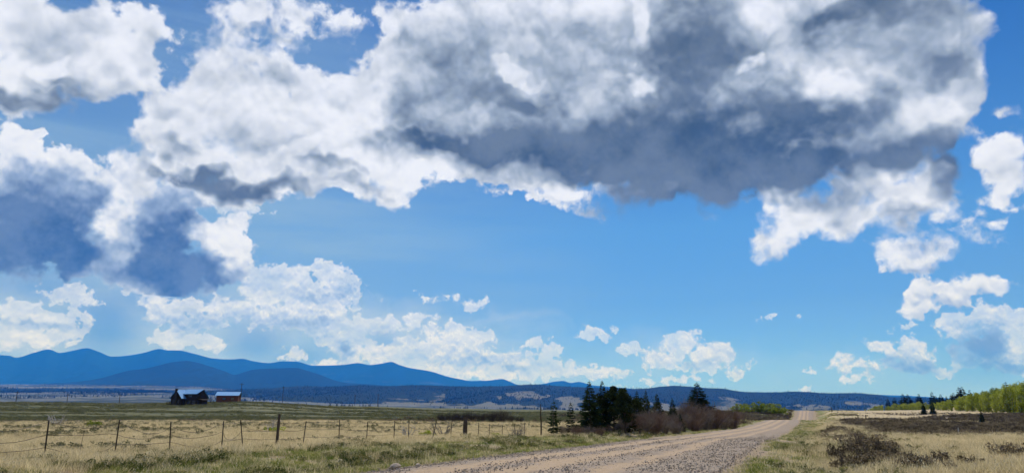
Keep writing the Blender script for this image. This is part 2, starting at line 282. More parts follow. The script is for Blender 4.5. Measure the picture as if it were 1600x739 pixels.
    a, c = deck(NEAR_CLOUD, NEAR_SHADE, NEAR_SUNLIT, 20.0, 2.0, 0.8, 0.6, C(.84, .88, 1.0), C(.365, .44, .55), C(.048, .078, .105), 2.1, extra=rest, shrink=0.2)
    top = over(a, mid, bg(c))
    top = over(inside(-60, 60, 9, 60), mid, top)
    final = over(inside(-52, 52, 0, 45), around, top)
    out = N.node('ShaderNodeOutputWorld')
    N.put(out.inputs['Surface'], final)


build_sky()

# ------------------------------------------------------------------ where things are, in metres (X right, Y ahead, Z up)
GROUND_PROFILE = [
    (-0.9641, [(18, 0.13), (40, -0.19), (80, -0.26), (125, -0.48), (150, -0.26), (200, 0.97), (240, 2.47), (280, 3.08), (330, 3.05), (450, 1.65), (900, -0.65), (1700, 0.20), (2600, 23.78), (4000, 66.33), (6000, 144.63), (9000, 277.39), (12000, 399.95)]),
    (-0.7011, [(18, 0.13), (24, 0.08), (40, -0.05), (60, -0.24), (90, -0.34), (125, -0.42), (150, -0.14), (200, 1.31), (240, 3.28), (280, 4.32), (330, 4.46), (450, 2.80), (900, -0.65), (1700, 0.20), (2600, 23.78), (4000, 69.74), (6000, 149.74), (9000, 292.71), (12000, 410.16)]),
    (-0.5083, [(18, 0.13), (24, 0.08), (40, -0.05), (60, -0.24), (90, -0.34), (125, -0.42), (150, -0.14), (200, 0.97), (240, 2.67), (280, 3.68), (330, 3.90), (450, 2.80), (900, -0.65), (1700, 0.20), (2600, 23.78), (4000, 69.74), (6000, 149.74), (9000, 292.71), (12000, 410.16)]),
    (-0.4382, [(18, 0.13), (24, 0.08), (40, -0.05), (60, -0.24), (90, -0.34), (125, -0.40), (150, -0.20), (200, 0.88), (245, 3.01), (262, 3.43), (300, 4.38), (340, 4.40), (450, 2.80), (900, -0.65), (1700, 0.20), (2600, 19.35), (4000, 62.93), (6000, 144.63), (9000, 277.39), (12000, 389.74)]),
    (-0.3769, [(18, 0.13), (24, 0.08), (40, -0.05), (60, -0.24), (90, -0.34), (125, -0.40), (150, -0.20), (200, 1.05), (245, 3.53), (280, 4.46), (320, 4.65), (450, 3.18), (900, -0.65), (1700, 0.20), (2600, 14.93), (4000, 45.91), (6000, 113.99), (9000, 239.10), (12000, 348.88)]),
    (-0.2103, [(18, 0.13), (24, 0.08), (40, -0.05), (60, -0.29), (90, -0.42), (125, -0.37), (150, -0.26), (200, 0.29), (260, 1.65), (330, 3.11), (370, 3.22), (500, 1.65), (900, -2.18), (1700, -2.69), (2600, 8.29), (4000, 28.88), (6000, 73.14), (9000, 154.84), (12000, 226.33)]),
    (-0.0876, [(18, 0.13), (24, 0.08), (40, -0.09), (60, -0.39), (90, -0.57), (130, -0.45), (200, -0.05), (300, 1.27), (380, 2.30), (450, 2.22), (700, 0.46), (1700, -4.14), (2600, -0.56), (4000, 15.27), (6000, 52.71), (9000, 124.20), (12000, 185.48)]),
    (0.0000, [(18, 0.13), (24, 0.08), (40, -0.12), (62, -0.57), (90, -0.65), (130, -0.45), (200, -0.22), (300, 0.63), (400, 1.65), (500, 1.65), (800, -0.39), (1700, -5.58), (2600, -2.78), (4000, 8.46), (6000, 42.50), (9000, 93.56), (12000, 144.63)]),
    (0.1315, [(18, 0.13), (24, 0.06), (40, -0.15), (62, -0.36), (90, -0.57), (130, -0.56), (200, -0.39), (300, 0.25), (420, 1.11), (500, 1.01), (800, -0.73), (1700, -5.58), (2600, -4.99), (4000, 1.65), (6000, 22.08), (9000, 47.61), (12000, 83.35)]),
    (0.2191, [(18, 0.13), (24, 0.06), (40, -0.15), (60, -0.49), (90, -0.80), (120, -0.90), (200, -0.56), (300, 0.25), (420, 1.01), (500, 0.80), (800, -0.73), (1700, -5.58), (2600, -4.99), (4000, -1.75), (6000, 6.76), (9000, 16.97), (12000, 32.29)]),
    (0.3067, [(18, 0.13), (24, 0.06), (35, 0.07), (60, -0.49), (90, -0.88), (120, -1.21), (160, -0.94), (220, -0.50), (300, 0.25), (350, 0.91), (400, 0.80), (500, -0.05), (800, -1.75), (1700, -5.58), (2600, -6.09), (4000, -5.16), (6000, 1.65), (9000, 9.31), (12000, 22.08)]),
    (0.3550, [(18, 0.13), (24, 0.06), (35, 0.10), (60, -0.44), (90, -0.88), (120, -1.26), (150, -1.09), (185, -0.87), (215, -2.10), (245, -2.73), (270, -2.14), (300, -0.52), (330, 1.20), (360, 1.04), (450, -1.03), (900, -4.48), (1700, -7.03), (2600, -7.20), (4000, -6.86), (6000, -3.46), (9000, 1.65), (12000, 11.86)]),
    (0.3856, [(18, 0.13), (24, 0.06), (35, 0.10), (60, -0.44), (90, -0.88), (120, -1.26), (150, -1.09), (185, -0.87), (215, -2.10), (245, -2.73), (270, -2.14), (300, -0.52), (330, 1.20), (360, 1.04), (450, -1.03), (900, -4.48), (1700, -7.03), (2600, -7.20), (4000, -6.86), (6000, -3.46), (9000, 1.65), (12000, 11.86)]),
    (0.4172, [(18, 0.13), (24, 0.06), (35, 0.10), (60, -0.44), (90, -0.88), (120, -1.26), (150, -1.09), (185, -0.87), (215, -2.10), (245, -2.73), (270, -2.14), (300, -0.52), (330, 1.20), (360, 1.04), (450, -1.03), (900, -4.48), (1700, -7.03), (2600, -7.20), (4000, -6.86), (6000, -3.46), (9000, 1.65), (12000, 11.86)]),
    (0.4382, [(18, 0.13), (24, 0.06), (35, 0.04), (45, 0.00), (60, -0.19), (100, -0.44), (150, -0.39), (200, -0.05), (260, 0.54), (320, 1.32), (380, 1.00), (500, -0.48), (900, -3.71), (1700, -7.03), (2600, -7.20), (4000, -6.86), (6000, -3.46), (9000, 1.65), (12000, 11.86)]),
    (0.5259, [(18, 0.13), (24, 0.06), (35, 0.04), (45, 0.00), (60, -0.19), (100, -0.44), (150, -0.39), (200, -0.22), (260, 0.43), (330, 1.09), (420, 1.29), (500, 0.80), (900, -1.41), (1700, -4.14), (2600, -4.99), (4000, -5.16), (6000, -3.46), (9000, 1.65), (12000, 11.86)]),
    (0.7011, [(18, 0.13), (24, 0.06), (35, 0.04), (45, 0.00), (60, -0.19), (100, -0.48), (150, -0.39), (210, 0.40), (300, 1.65), (400, 4.37), (500, 7.18), (700, 9.99), (1200, 9.82), (2600, 6.08), (4000, 1.65), (6000, -3.46), (9000, 1.65), (12000, 11.86)]),
    (0.9641, [(18, 0.13), (24, 0.06), (35, 0.04), (45, 0.00), (60, -0.19), (100, -0.48), (150, -0.39), (210, 0.40), (300, 2.16), (400, 5.74), (500, 9.31), (700, 12.37), (1200, 11.86), (2600, 6.08), (4000, 1.65), (6000, -3.46), (9000, 1.65), (12000, 11.86)]),
]
FAR_RIDGE = (19000, [(-1.3146, 891.0), (-1.0517, 1295.3), (-0.8764, 1424.6), (-0.7888, 1489.3), (-0.7362, 1424.6), (-0.7011, 1392.3), (-0.6906, 1343.8), (-0.6661, 1473.1), (-0.6468, 1554.0), (-0.6310, 1465.1), (-0.6135, 1521.7), (-0.5942, 1586.3), (-0.5758, 1489.3), (-0.5565, 1368.0), (-0.5302, 1408.5), (-0.5127, 1473.1), (-0.4926, 1570.2), (-0.4803, 1529.7), (-0.4663, 1529.7), (-0.4426, 1440.8), (-0.4163, 1319.5), (-0.3944, 1295.3), (-0.3769, 1311.4), (-0.3593, 1246.8), (-0.3374, 1198.2), (-0.3181, 1246.8), (-0.2997, 1238.7), (-0.2761, 1133.6), (-0.2366, 1149.7), (-0.2147, 1198.2), (-0.1972, 1149.7), (-0.1823, 1182.1), (-0.1683, 1230.6), (-0.1560, 1149.7), (-0.1402, 1068.9), (-0.1139, 988.0), (-0.0876, 842.5), (-0.0701, 777.8), (-0.0570, 737.4), (-0.0351, 745.5), (-0.0131, 785.9), (-0.0044, 729.3), (0.0105, 632.3), (0.0307, 640.4), (0.0438, 664.6), (0.0596, 721.2), (0.0701, 737.4), (0.0815, 688.9), (0.0920, 713.1), (0.1096, 632.3), (0.1315, 591.9), (0.1753, 519.1), (0.2191, 438.2), (0.2629, 389.7), (0.3506, 292.7), (0.4557, 357.4), (0.4996, 381.6), (0.5434, 357.4), (0.6135, 292.7), (0.7011, 325.1), (0.8764, 486.8), (1.2270, 648.5)])
MID_RIDGE = (11500, [(-1.2270, 334.4), (-0.9641, 373.6), (-0.7011, 383.4), (-0.6135, 422.5), (-0.5697, 486.1), (-0.5504, 549.7), (-0.5302, 608.5), (-0.5127, 632.9), (-0.4908, 686.8), (-0.4715, 740.6), (-0.4514, 760.2), (-0.4365, 730.8), (-0.4207, 677.0), (-0.3988, 598.7), (-0.3839, 539.9), (-0.3725, 579.1), (-0.3611, 618.2), (-0.3462, 637.8), (-0.3243, 642.7), (-0.3024, 652.5), (-0.2848, 608.5), (-0.2717, 564.4), (-0.2542, 491.0), (-0.2323, 422.5), (-0.2016, 398.0), (-0.1665, 363.8), (-0.0876, 305.1), (0.0000, 265.9), (0.1753, 217.0), (0.5259, 158.2), (0.8764, 197.4)])
LOW_RIDGE = (6300, [(-1.2270, 151.8), (-0.9641, 162.5), (-0.7888, 178.6), (-0.6486, 183.9), (-0.5697, 178.6), (-0.4820, 167.9), (-0.4382, 157.1), (-0.3856, 167.9), (-0.3330, 183.9), (-0.2892, 200.0), (-0.2454, 197.4), (-0.2103, 208.1), (-0.1753, 200.0), (-0.1315, 210.8), (-0.0964, 202.7), (-0.0613, 197.4), (-0.0088, 202.7), (0.0263, 213.4), (0.0701, 200.0), (0.1139, 186.6), (0.1534, 175.9), (0.1840, 181.3), (0.2060, 197.4), (0.2235, 205.4), (0.2454, 197.4), (0.2717, 183.9), (0.2892, 181.3), (0.3111, 159.8), (0.3330, 149.1), (0.3681, 149.1), (0.3856, 154.5), (0.4049, 151.8), (0.4294, 141.1), (0.4645, 141.1), (0.4996, 130.3), (0.5215, 108.9), (0.5609, 103.5), (0.6135, 82.1), (0.7011, 66.0), (0.9641, 98.2)])

ROAD_LINE = [(-18.8, -30), (-6.7, 0), (-2.7, 10), (1.12, 19.6), (7.3, 35), (17.3, 60), (29.4, 90), (41.4, 120), (54.2, 150), (68.5, 185), (82.5, 215), (96.2, 245), (107.4, 270), (120, 300), (132.3, 330), (146, 365), (166, 420), (205, 520)]
FENCE_POSTS = [(-17.12, 18.96, 1.25, 0, 's'), (-16.14, 21.41, 1.25, 2, 's'), (-15.11, 23.95, 1.25, -1, 's'), (-14.14, 26.37, 1.2, 1, 's'), (-13.24, 28.62, 1.15, -3, 's'), (-12.23, 31.15, 1.2, -1, 's'), (-11.76, 32.33, 1.25, -9, 's'), (-10.97, 34.29, 1.2, 1, 's'), (-10.23, 36.14, 1.15, 4, 's'), (-9.13, 38.88, 1.2, 0, 's'), (-8.15, 41.32, 1.12, 1, 's'), (-7.06, 44.03, 1.2, 1, 's'), (-6.4, 45.67, 1.22, -1, 's'), (-5.24, 48.58, 1.25, 10, 's'), (-4.25, 51.05, 1.15, 4, 's'), (-2.52, 55.35, 1.2, -1, 's'), (-1.76, 57.27, 1.2, 0, 's'), (-0.78, 59.69, 1.15, 0, 's'), (0.16, 62.05, 1.2, 2, 's'), (1.13, 64.46, 1.15, -2, 's'), (-11.33, 35.6, 1.45, 0.5, 0.12), (-3.43, 53.6, 1.42, 0.5, 0.32)]
SPRUCES = [(3.52, 62, 2.52, 1, 'sparse'), (5.13, 64, 2.36, 0.95, 'sparse'), (6.82, 64, 4.16, 1.2, 'full'), (8.21, 66, 4.29, 0.95, 'full'), (10.61, 68, 3.76, 1.05, 'full'), (15.80, 92, 4.04, 0.95, 'full'), (17.48, 95, 4.20, 0.8, 'full'), (19.50, 98, 3.82, 1.15, 'full'), (20.90, 95, 3.23, 1, 'full'), (20.21, 88, 1.28, 1.2, 'full'), (32.13, 126, 6.26, 2, 'full')]
BACK_CONIFERS = [(288.93, 560, 10.23), (293.99, 560, 10.71), (290.11, 540, 13.60), (288.46, 530, 12.93), (279.58, 500, 12.50), (277.23, 480, 13.50), (273.51, 470, 10.65), (271.12, 460, 11.44), (265.70, 440, 11.01), (267.24, 440, 11.76), (258.59, 420, 14.70), (260.25, 420, 14.88), (252.06, 400, 12.54), (246.12, 380, 11.68), (245.51, 375, 11.22), (244.83, 370, 13.14), (238.34, 350, 15.05), (268.58, 450, 10.08), (248.83, 390, 10.94)]
FIELD_CONIFERS = [(132.43, 235, 4.15), (137.04, 238, 4.79), (66.72, 104, 1.52)]
ASPENS = [(239.2, 494.6, 1.88), (243.9, 505.6, -0.25), (245.9, 504.4, 1.99), (249.4, 516.2, 1.97), (254.9, 522.5, 1.82), (258.1, 533.0, 1.78), (237.5, 482.0, 1.23), (241.8, 493.3, 2.48), (247.4, 501.7, 2.44), (249.7, 506.6, 1.45), (253.0, 516.2, 2.38), (256.4, 525.7, 1.92), (239.9, 488.0, 2.06), (241.6, 488.6, 1.6), (244.6, 495.1, 2.37), (250.3, 507.0, 2.96), (250.5, 503.5, 4.24), (256.2, 516.0, 3.98), (238.1, 478.9, 2.71), (242.6, 482.9, 1.64), (244.6, 493.0, 1.26), (250.2, 501.5, 2.55), (250.8, 503.6, 3.5), (257.3, 515.9, 3.96), (236.1, 471.2, 2.15), (239.0, 475.3, 1.98), (242.5, 482.8, 4.34), (245.3, 485.2, 4.49), (253.2, 503.9, 4.44), (253.2, 500.1, 3.09), (234.9, 462.9, 3.92), (240.4, 473.6, 2.46), (242.0, 478.3, 4.15), (247.4, 487.7, 4.73), (247.6, 483.3, 3.17), (251.6, 491.4, 3.81), (230.3, 447.9, 3.07), (236.0, 456.4, 3.68), (238.8, 462.4, 3.15), (243.1, 471.6, 4.17), (243.2, 469.9, 3.25), (247.6, 480.3, 3.73), (228.5, 437.1, 4.96), (232.9, 447.6, 2.65), (235.6, 455.4, 3.53), (237.5, 454.9, 3.49), (242.9, 465.3, 3.94), (246.4, 473.2, 4.0), (227.0, 432.8, 5.3), (230.0, 437.9, 3.1), (234.8, 449.7, 3.51), (240.9, 462.2, 3.94), (240.8, 458.7, 4.2), (246.0, 470.5, 3.95), (225.9, 428.5, 3.01), (229.6, 433.6, 4.12), (229.0, 429.9, 4.36), (236.8, 447.2, 4.93), (238.5, 452.0, 4.83), (244.3, 460.6, 4.72), (222.3, 416.2, 3.56), (223.4, 417.4, 4.13), (230.6, 431.4, 3.38), (232.6, 433.3, 4.76), (238.3, 445.3, 5.19), (239.7, 446.1, 5.36), (217.0, 399.7, 4.35), (222.4, 413.2, 4.06), (224.0, 412.0, 4.56), (227.8, 420.4, 4.65), (235.5, 437.2, 5.4), (237.1, 441.0, 4.38), (214.1, 390.2, 3.83), (217.9, 398.1, 3.62), (222.7, 406.1, 5.07), (226.1, 412.7, 4.38), (232.9, 427.1, 5.23), (232.3, 422.8, 5.65), (211.2, 383.1, 2.63), (213.6, 387.1, 4.0), (215.7, 390.8, 4.97), (220.5, 398.2, 4.69), (222.8, 402.6, 5.57), (227.8, 409.9, 5.08), (205.8, 370.5, 3.81), (206.9, 368.8, 5.08), (215.3, 386.7, 4.79), (215.1, 384.4, 4.08), (218.2, 390.7, 5.74), (223.3, 400.8, 5.94), (201.9, 358.6, 3.39), (203.7, 360.3, 3.45), (207.1, 366.7, 4.09), (209.0, 370.3, 4.15), (215.8, 384.4, 4.37), (220.0, 390.3, 4.61), (193.3, 339.3, 2.24), (202.2, 356.5, 5.2), (200.0, 349.2, 4.07), (206.0, 361.3, 4.26), (206.5, 359.9, 3.81), (215.2, 377.9, 4.73), (190.1, 331.1, 2.93), (191.6, 331.7, 4.44), (192.8, 333.8, 2.98), (202.0, 351.1, 4.33), (202.9, 350.4, 3.97), (206.8, 357.9, 5.13), (181.6, 309.6, 3.05), (187.8, 322.0, 3.99), (190.4, 327.6, 2.69), (193.5, 331.0, 3.31), (197.5, 338.6, 4.27), (201.4, 344.8, 5.02), (179.5, 304.6, 2.23), (186.1, 314.8, 4.25), (186.9, 316.7, 3.31), (194.6, 329.1, 4.65), (197.9, 334.6, 5.39), (204.7, 349.2, 4.84), (177.5, 296.9, 2.32), (183.9, 309.0, 4.07), (187.1, 315.5, 3.67), (193.3, 325.7, 4.61), (194.3, 327.1, 5.2), (201.0, 336.4, 5.76), (176.3, 292.8, 4.02), (182.6, 303.7, 3.46), (185.4, 308.1, 3.57), (191.5, 319.1, 5.08), (195.4, 325.8, 6.0), (197.5, 329.2, 6.06), (172.3, 282.1, 4.4), (180.5, 297.0, 3.42), (178.3, 290.7, 4.17), (187.3, 306.4, 6.32), (191.2, 314.8, 5.62), (196.2, 322.1, 5.84), (170.0, 277.0, 5.25), (173.2, 280.4, 5.08), (180.5, 293.1, 5.25), (186.2, 302.4, 6.68), (190.1, 309.2, 5.56), (189.9, 307.8, 6.93), (166.4, 266.9, 5.1), (172.4, 276.6, 6.75), (177.1, 282.8, 6.72), (181.8, 292.0, 5.72), (184.4, 293.8, 7.32), (190.0, 304.1, 7.03), (166.8, 264.4, 7.01), (169.3, 269.1, 6.15), (172.3, 272.4, 6.18), (180.8, 286.1, 6.57), (183.4, 291.0, 7.2), (185.5, 292.5, 7.83), (163.9, 255.5, 6.18), (168.6, 263.3, 6.05), (170.3, 265.4, 5.69), (177.5, 277.4, 7.86), (183.7, 287.6, 7.98), (187.5, 294.1, 7.45), (162.4, 251.7, 6.39), (168.4, 259.4, 7.19), (171.7, 266.7, 6.64), (178.1, 274.4, 7.49), (182.4, 280.8, 7.72), (184.6, 287.0, 8.17), (162.5, 249.4, 5.7), (166.2, 254.0, 7.4), (168.7, 258.0, 7.15), (174.5, 267.1, 7.76), (180.7, 277.3, 8.35), (185.9, 285.2, 8.58), (159.8, 241.8, 6.18), (163.6, 247.0, 7.5), (170.5, 257.4, 7.34), (172.6, 260.4, 7.24), (181.2, 272.9, 8.78), (182.7, 276.5, 9.14), (159.3, 238.3, 7.35), (162.4, 241.8, 6.49), (170.3, 254.5, 8.83), (169.8, 251.9, 8.63), (179.2, 268.7, 8.78), (185.2, 277.0, 9.53), (158.4, 233.5, 8.54), (159.1, 233.7, 9.21), (165.4, 242.5, 8.16), (169.7, 248.8, 8.95), (176.0, 260.7, 8.79), (183.2, 269.9, 10.06), (152.8, 222.7, 8.33), (159.4, 233.2, 8.5), (165.5, 240.2, 8.64), (171.1, 248.6, 9.01), (177.1, 258.8, 9.07), (179.5, 260.4, 10.44), (152.0, 217.7, 6.95), (156.8, 225.8, 8.08), (162.8, 233.8, 9.63), (169.1, 243.2, 9.7), (173.9, 250.2, 10.21), (178.7, 258.2, 10.14), (149.6, 211.8, 8.68), (156.9, 223.3, 8.24), (162.3, 229.3, 8.3), (167.1, 236.1, 9.87), (172.2, 243.8, 9.72), (174.1, 246.8, 10.5), (149.0, 208.6, 7.72), (154.8, 216.2, 8.66), (158.9, 222.2, 8.49), (164.6, 230.5, 10.58), (172.1, 241.4, 10.38), (173.4, 242.4, 10.7), (149.2, 207.4, 8.63), (155.9, 216.7, 8.91), (162.3, 224.4, 9.37), (163.9, 226.6, 10.52), (170.3, 234.9, 10.19), (174.5, 241.8, 11.28), (148.4, 203.0, 7.96), (158.1, 215.3, 8.57), (160.8, 219.3, 8.87), (164.2, 225.2, 10.41), (171.6, 233.7, 10.56), (175.1, 239.1, 11.14), (150.5, 204.0, 7.94), (159.1, 215.1, 9.74), (164.9, 221.8, 9.36), (167.3, 225.9, 10.17), (174.3, 235.8, 11.22), (174.8, 236.3, 11.43), (151.6, 201.8, 8.13), (159.7, 213.3, 9.88), (160.8, 213.4, 9.91), (168.2, 224.8, 10.32), (172.3, 229.0, 10.41), (180.4, 240.9, 11.95), (155.3, 204.7, 9.17), (157.2, 207.3, 9.63), (164.9, 216.0, 9.87), (171.9, 225.6, 10.6), (172.9, 227.7, 10.92), (183.8, 240.7, 12.12), (153.3, 198.1, 9.27), (161.7, 209.5, 10.19), (165.2, 215.0, 10.83), (171.2, 221.8, 11.27), (176.0, 228.0, 11.73), (179.8, 232.9, 11.81)]
WILLOWS = [(5.26, 60, 0.53), (6.31, 61, 0.61), (7.15, 60, 0.48), (9.72, 66, 0.81), (11.03, 68, 1.24), (12.28, 69, 1.47), (13.88, 72, 1.47), (15.72, 76, 1.52), (17.97, 82, 1.09), (21.29, 92, 1.96), (23.56, 96, 2.10), (25.94, 100, 2.12), (28.99, 106, 2.01), (31.62, 110, 1.84), (34.27, 114, 1.55), (15.46, 84, 1.58), (18.30, 90, 1.57), (26.51, 110, 2.31), (34.00, 122, 1.96), (4.49, 64, 0.56), (8.41, 64, 0.67), (16.54, 74, 0.26), (21.98, 88, 0.53)]
DITCH_WILLOWS = [(-11.52, 124, 1.12), (-9.92, 123, 1.23), (-8.34, 122, 1.13), (-6.79, 123, 1.34), (-5.13, 122, 1.13), (-3.42, 122, 1.34), (-1.80, 121, 1.60), (-0.32, 122, 0.82), (1.28, 122, 0.61)]
GREEN_SHRUBS = [(92.55, 300, 4.33), (97.03, 305, 4.89), (101.88, 310, 5.21), (105.82, 312, 5.37), (108.40, 310, 5.21), (109.33, 305, 4.76), (109.90, 300, 4.20)]
UTILITY_POLES = [(-245.15, 360, 10.54), (-226.02, 370, 9.52), (-204.82, 380, 9.74), (-123.06, 330, 13.45), (-132.33, 420, 14.88), (-103.49, 480, 11.25), (-84.66, 460, 11.44)]



rng = np.random.default_rng(7)
random.seed(7)


# ------------------------------------------------------------------ small tools
def link(o, parent=None):
    scene.collection.objects.link(o)
    if parent is not None:
        o.parent = parent
    return o


def tag(o, label=None, cat=None, group=None, kind=None):
    if label: o['label'] = label
    if cat: o['category'] = cat
    if group: o['group'] = group
    if kind: o['kind'] = kind
    return o


def empty(name, loc, rz=0.0, **k):
    o = bpy.data.objects.new(name, None)
    o.location = loc
    o.rotation_euler = (0, 0, rz)
    o.empty_display_size = 0.3
    link(o)
    return tag(o, **k)


def mesh(name, verts, faces, mat=None, smooth=False):
    """Mesh from an (n,3) array and an (m,k) array of corner indices."""
    me = bpy.data.meshes.new(name)
    verts = np.asarray(verts, dtype=np.float32)
    faces = np.asarray(faces, dtype=np.int32)
    m, k = faces.shape
    me.vertices.add(len(verts))
    me.vertices.foreach_set('co', verts.ravel())
    me.loops.add(m * k)
    me.loops.foreach_set('vertex_index', faces.ravel())
    me.polygons.add(m)
    me.polygons.foreach_set('loop_start', np.arange(0, m * k, k, dtype=np.int32))
    me.polygons.foreach_set('use_smooth', np.full(m, smooth))
    me.update(calc_edges=True)
    if mat: me.materials.append(mat)
    return me


def obj(name, me, parent=None, loc=(0, 0, 0), rot=(0, 0, 0)):
    o = bpy.data.objects.new(name, me)
    o.location = loc
    o.rotation_euler = rot
    return link(o, parent)


class Shape:
    """Collects boxes, prisms and tubes into one mesh."""
    def __init__(self):
        self.v, self.f = [], []

    def add(self, verts, faces):
        n = len(self.v)
        self.v += [tuple(p) for p in verts]
        self.f += [tuple(i + n for i in f) for f in faces]

    def box(self, c, s, rz=0.0, ry=0.0):
        M = Matrix.Translation(c) @ Matrix.Rotation(rz, 4, 'Z') @ Matrix.Rotation(ry, 4, 'Y')
        p = [M @ Vector((x * s[0] / 2, y * s[1] / 2, z * s[2] / 2)) for x in (-1, 1) for y in (-1, 1) for z in (-1, 1)]
        self.add(p, [(0, 1, 3, 2), (4, 6, 7, 5), (0, 4, 5, 1), (2, 3, 7, 6), (0, 2, 6, 4), (1, 5, 7, 3)])

    def tube(self, pts, radii, sides=6, cap=True):
        pts = [Vector(p) for p in pts]
        rings = []
        for i, p in enumerate(pts):
            t = (pts[min(i + 1, len(pts) - 1)] - pts[max(i - 1, 0)]).normalized()
            a = t.cross(Vector((0.3, 1, 0.2))).normalized()
            b = t.cross(a)
            rings.append([p + (a * math.cos(2 * math.pi * k / sides) + b * math.sin(2 * math.pi * k / sides)) * radii[i] for k in range(sides)])
        v = [q for r in rings for q in r]
        f = []
        for i in range(len(pts) - 1):
            for k in range(sides):
                f.append((i * sides + k, i * sides + (k + 1) % sides, (i + 1) * sides + (k + 1) % sides, (i + 1) * sides + k))
        if cap:
            f += [tuple(range(sides))[::-1], tuple(range((len(pts) - 1) * sides, len(pts) * sides))]
        self.add(v, f)

    def mesh(self, name, mat=None, smooth=False):
        me = bpy.data.meshes.new(name)
        me.from_pydata(self.v, [], self.f)
        if smooth:
            me.polygons.foreach_set('use_smooth', np.full(len(me.polygons), True))
        me.update()
        if mat: me.materials.append(mat)
        return me

    def build(self, name, mat=None, parent=None, smooth=False, **k):
        return obj(name, self.mesh(name, mat, smooth), parent, **k)


def hash2(ix, iy, seed):
    h = (ix.astype(np.int64) * 374761393 + iy.astype(np.int64) * 668265263 + seed * 1442695041) & 0x7fffffff
    h = ((h ^ (h >> 13)) * 1274126177) & 0x7fffffff
    return ((h ^ (h >> 16)) & 0xffff) / 65535.0


def vnoise(x, y, seed=0):
    x, y = np.asarray(x, float), np.asarray(y, float)
    ix, iy = np.floor(x), np.floor(y)
    fx, fy = x - ix, y - iy
    fx, fy = fx * fx * (3 - 2 * fx), fy * fy * (3 - 2 * fy)
    a, b = hash2(ix, iy, seed), hash2(ix + 1, iy, seed)
    c, d = hash2(ix, iy + 1, seed), hash2(ix + 1, iy + 1, seed)
    return (a * (1 - fx) + b * fx) * (1 - fy) + (c * (1 - fx) + d * fx) * fy


def fbm(x, y, seed=0, oct=4, rough=0.5):
    s, a, t = 0.0, 1.0, 0.0
    for i in range(oct):
        s = s + a * vnoise(np.asarray(x) * 2 ** i + 17.3 * i, np.asarray(y) * 2 ** i - 9.1 * i, seed + i)
        t += a
        a *= rough
    return s / t


def sstep(x, a, b):
    t = np.clip((x - a) / (b - a), 0, 1)
    return t * t * (3 - 2 * t)


def pchip(x, xs, ys):
    """Monotone cubic interpolation; ys may carry trailing axes."""
    xs = np.asarray(xs, float); ys = np.asarray(ys, float)
    h = np.diff(xs); dl = np.diff(ys, axis=0) / h.reshape(-1, *[1] * (ys.ndim - 1))
    m = np.zeros_like(ys)
    prod = dl[:-1] * dl[1:]
    m[1:-1] = np.where(prod > 0, 2 * prod / np.where(np.abs(dl[:-1] + dl[1:]) < 1e-12, 1, dl[:-1] + dl[1:]), 0)
    m[0], m[-1] = dl[0], dl[-1]
    x = np.clip(x, xs[0], xs[-1])
    i = np.clip(np.searchsorted(xs, x) - 1, 0, len(xs) - 2)
    t = (x - xs[i]) / h[i]
    if ys.ndim > 1:
        raise ValueError
    return ((2 * t**3 - 3 * t**2 + 1) * ys[i] + (t**3 - 2 * t**2 + t) * h[i] * m[i] + (-2 * t**3 + 3 * t**2) * ys[i + 1] + (t**3 - t**2) * h[i] * m[i + 1])


# ------------------------------------------------------------------ the lie of the land
PROF_U = np.array([c[0] for c in GROUND_PROFILE])
PROF_LY = np.linspace(math.log(14), math.log(14000), 420)
PROF_Z = np.array([pchip(PROF_LY, [math.log(p[0]) for p in c[1]], [p[1] for p in c[1]]) for c in GROUND_PROFILE])
for _ in range(2):
    PROF_Z[:, 1:-1] = 0.25 * PROF_Z[:, :-2] + 0.5 * PROF_Z[:, 1:-1] + 0.25 * PROF_Z[:, 2:]
ROAD_Y = np.array([p[1] for p in ROAD_LINE]); ROAD_X = np.array([p[0] for p in ROAD_LINE])
ROAD_HALF = 4.15


def road_x(y):
    return pchip(np.asarray(y, float), ROAD_Y, ROAD_X)


def lateral(x, y):
    """Distance right (+) or left (-) of the middle of the road."""
    return (x - road_x(y)) * 0.928


def H(x, y, bumps=True):
    x, y = np.atleast_1d(np.asarray(x, float)), np.atleast_1d(np.asarray(y, float))
    depth = np.maximum(np.maximum(y, 0.55 * np.hypot(x, y)), 14.1)
    u = np.clip(x / depth, PROF_U[0], PROF_U[-1])
    j = np.clip((np.log(depth) - PROF_LY[0]) / (PROF_LY[1] - PROF_LY[0]), 0, len(PROF_LY) - 1.001)
    j0 = j.astype(int); jt = j - j0
    i = np.clip(np.searchsorted(PROF_U, u) - 1, 0, len(PROF_U) - 2)
    t = (u - PROF_U[i]) / (PROF_U[i + 1] - PROF_U[i])
    t = t * t * (3 - 2 * t) * 0.6 + t * 0.4
    z0 = PROF_Z[i, j0] * (1 - jt) + PROF_Z[i, j0 + 1] * jt
    z1 = PROF_Z[i + 1, j0] * (1 - jt) + PROF_Z[i + 1, j0 + 1] * jt
    z = z0 * (1 - t) + z1 * t
    if bumps:
        off = sstep(np.abs(lateral(x, y)), 3.6, 8.0)
        z = z + off * ((fbm(x * 0.9, y * 0.9, 3, 3) - 0.5) * 0.14 + (fbm(x * 0.12, y * 0.12, 5, 3) - 0.5) * 0.5 * sstep(depth, 20, 60))
        z = z + (fbm(x * 0.004, y * 0.004, 8, 4) - 0.5) * 9 * sstep(depth, 1500, 3500)
        # shallow ditches beside the road bank
        s = np.abs(lateral(x, y))
        z = z - 0.22 * np.exp(-((s - 6.6) / 1.5) ** 2) * sstep(330 - y, 0, 40)
    return z


def h1(x, y):
    return float(H(x, y)[0])


# ------------------------------------------------------------------ materials
MATS = {}


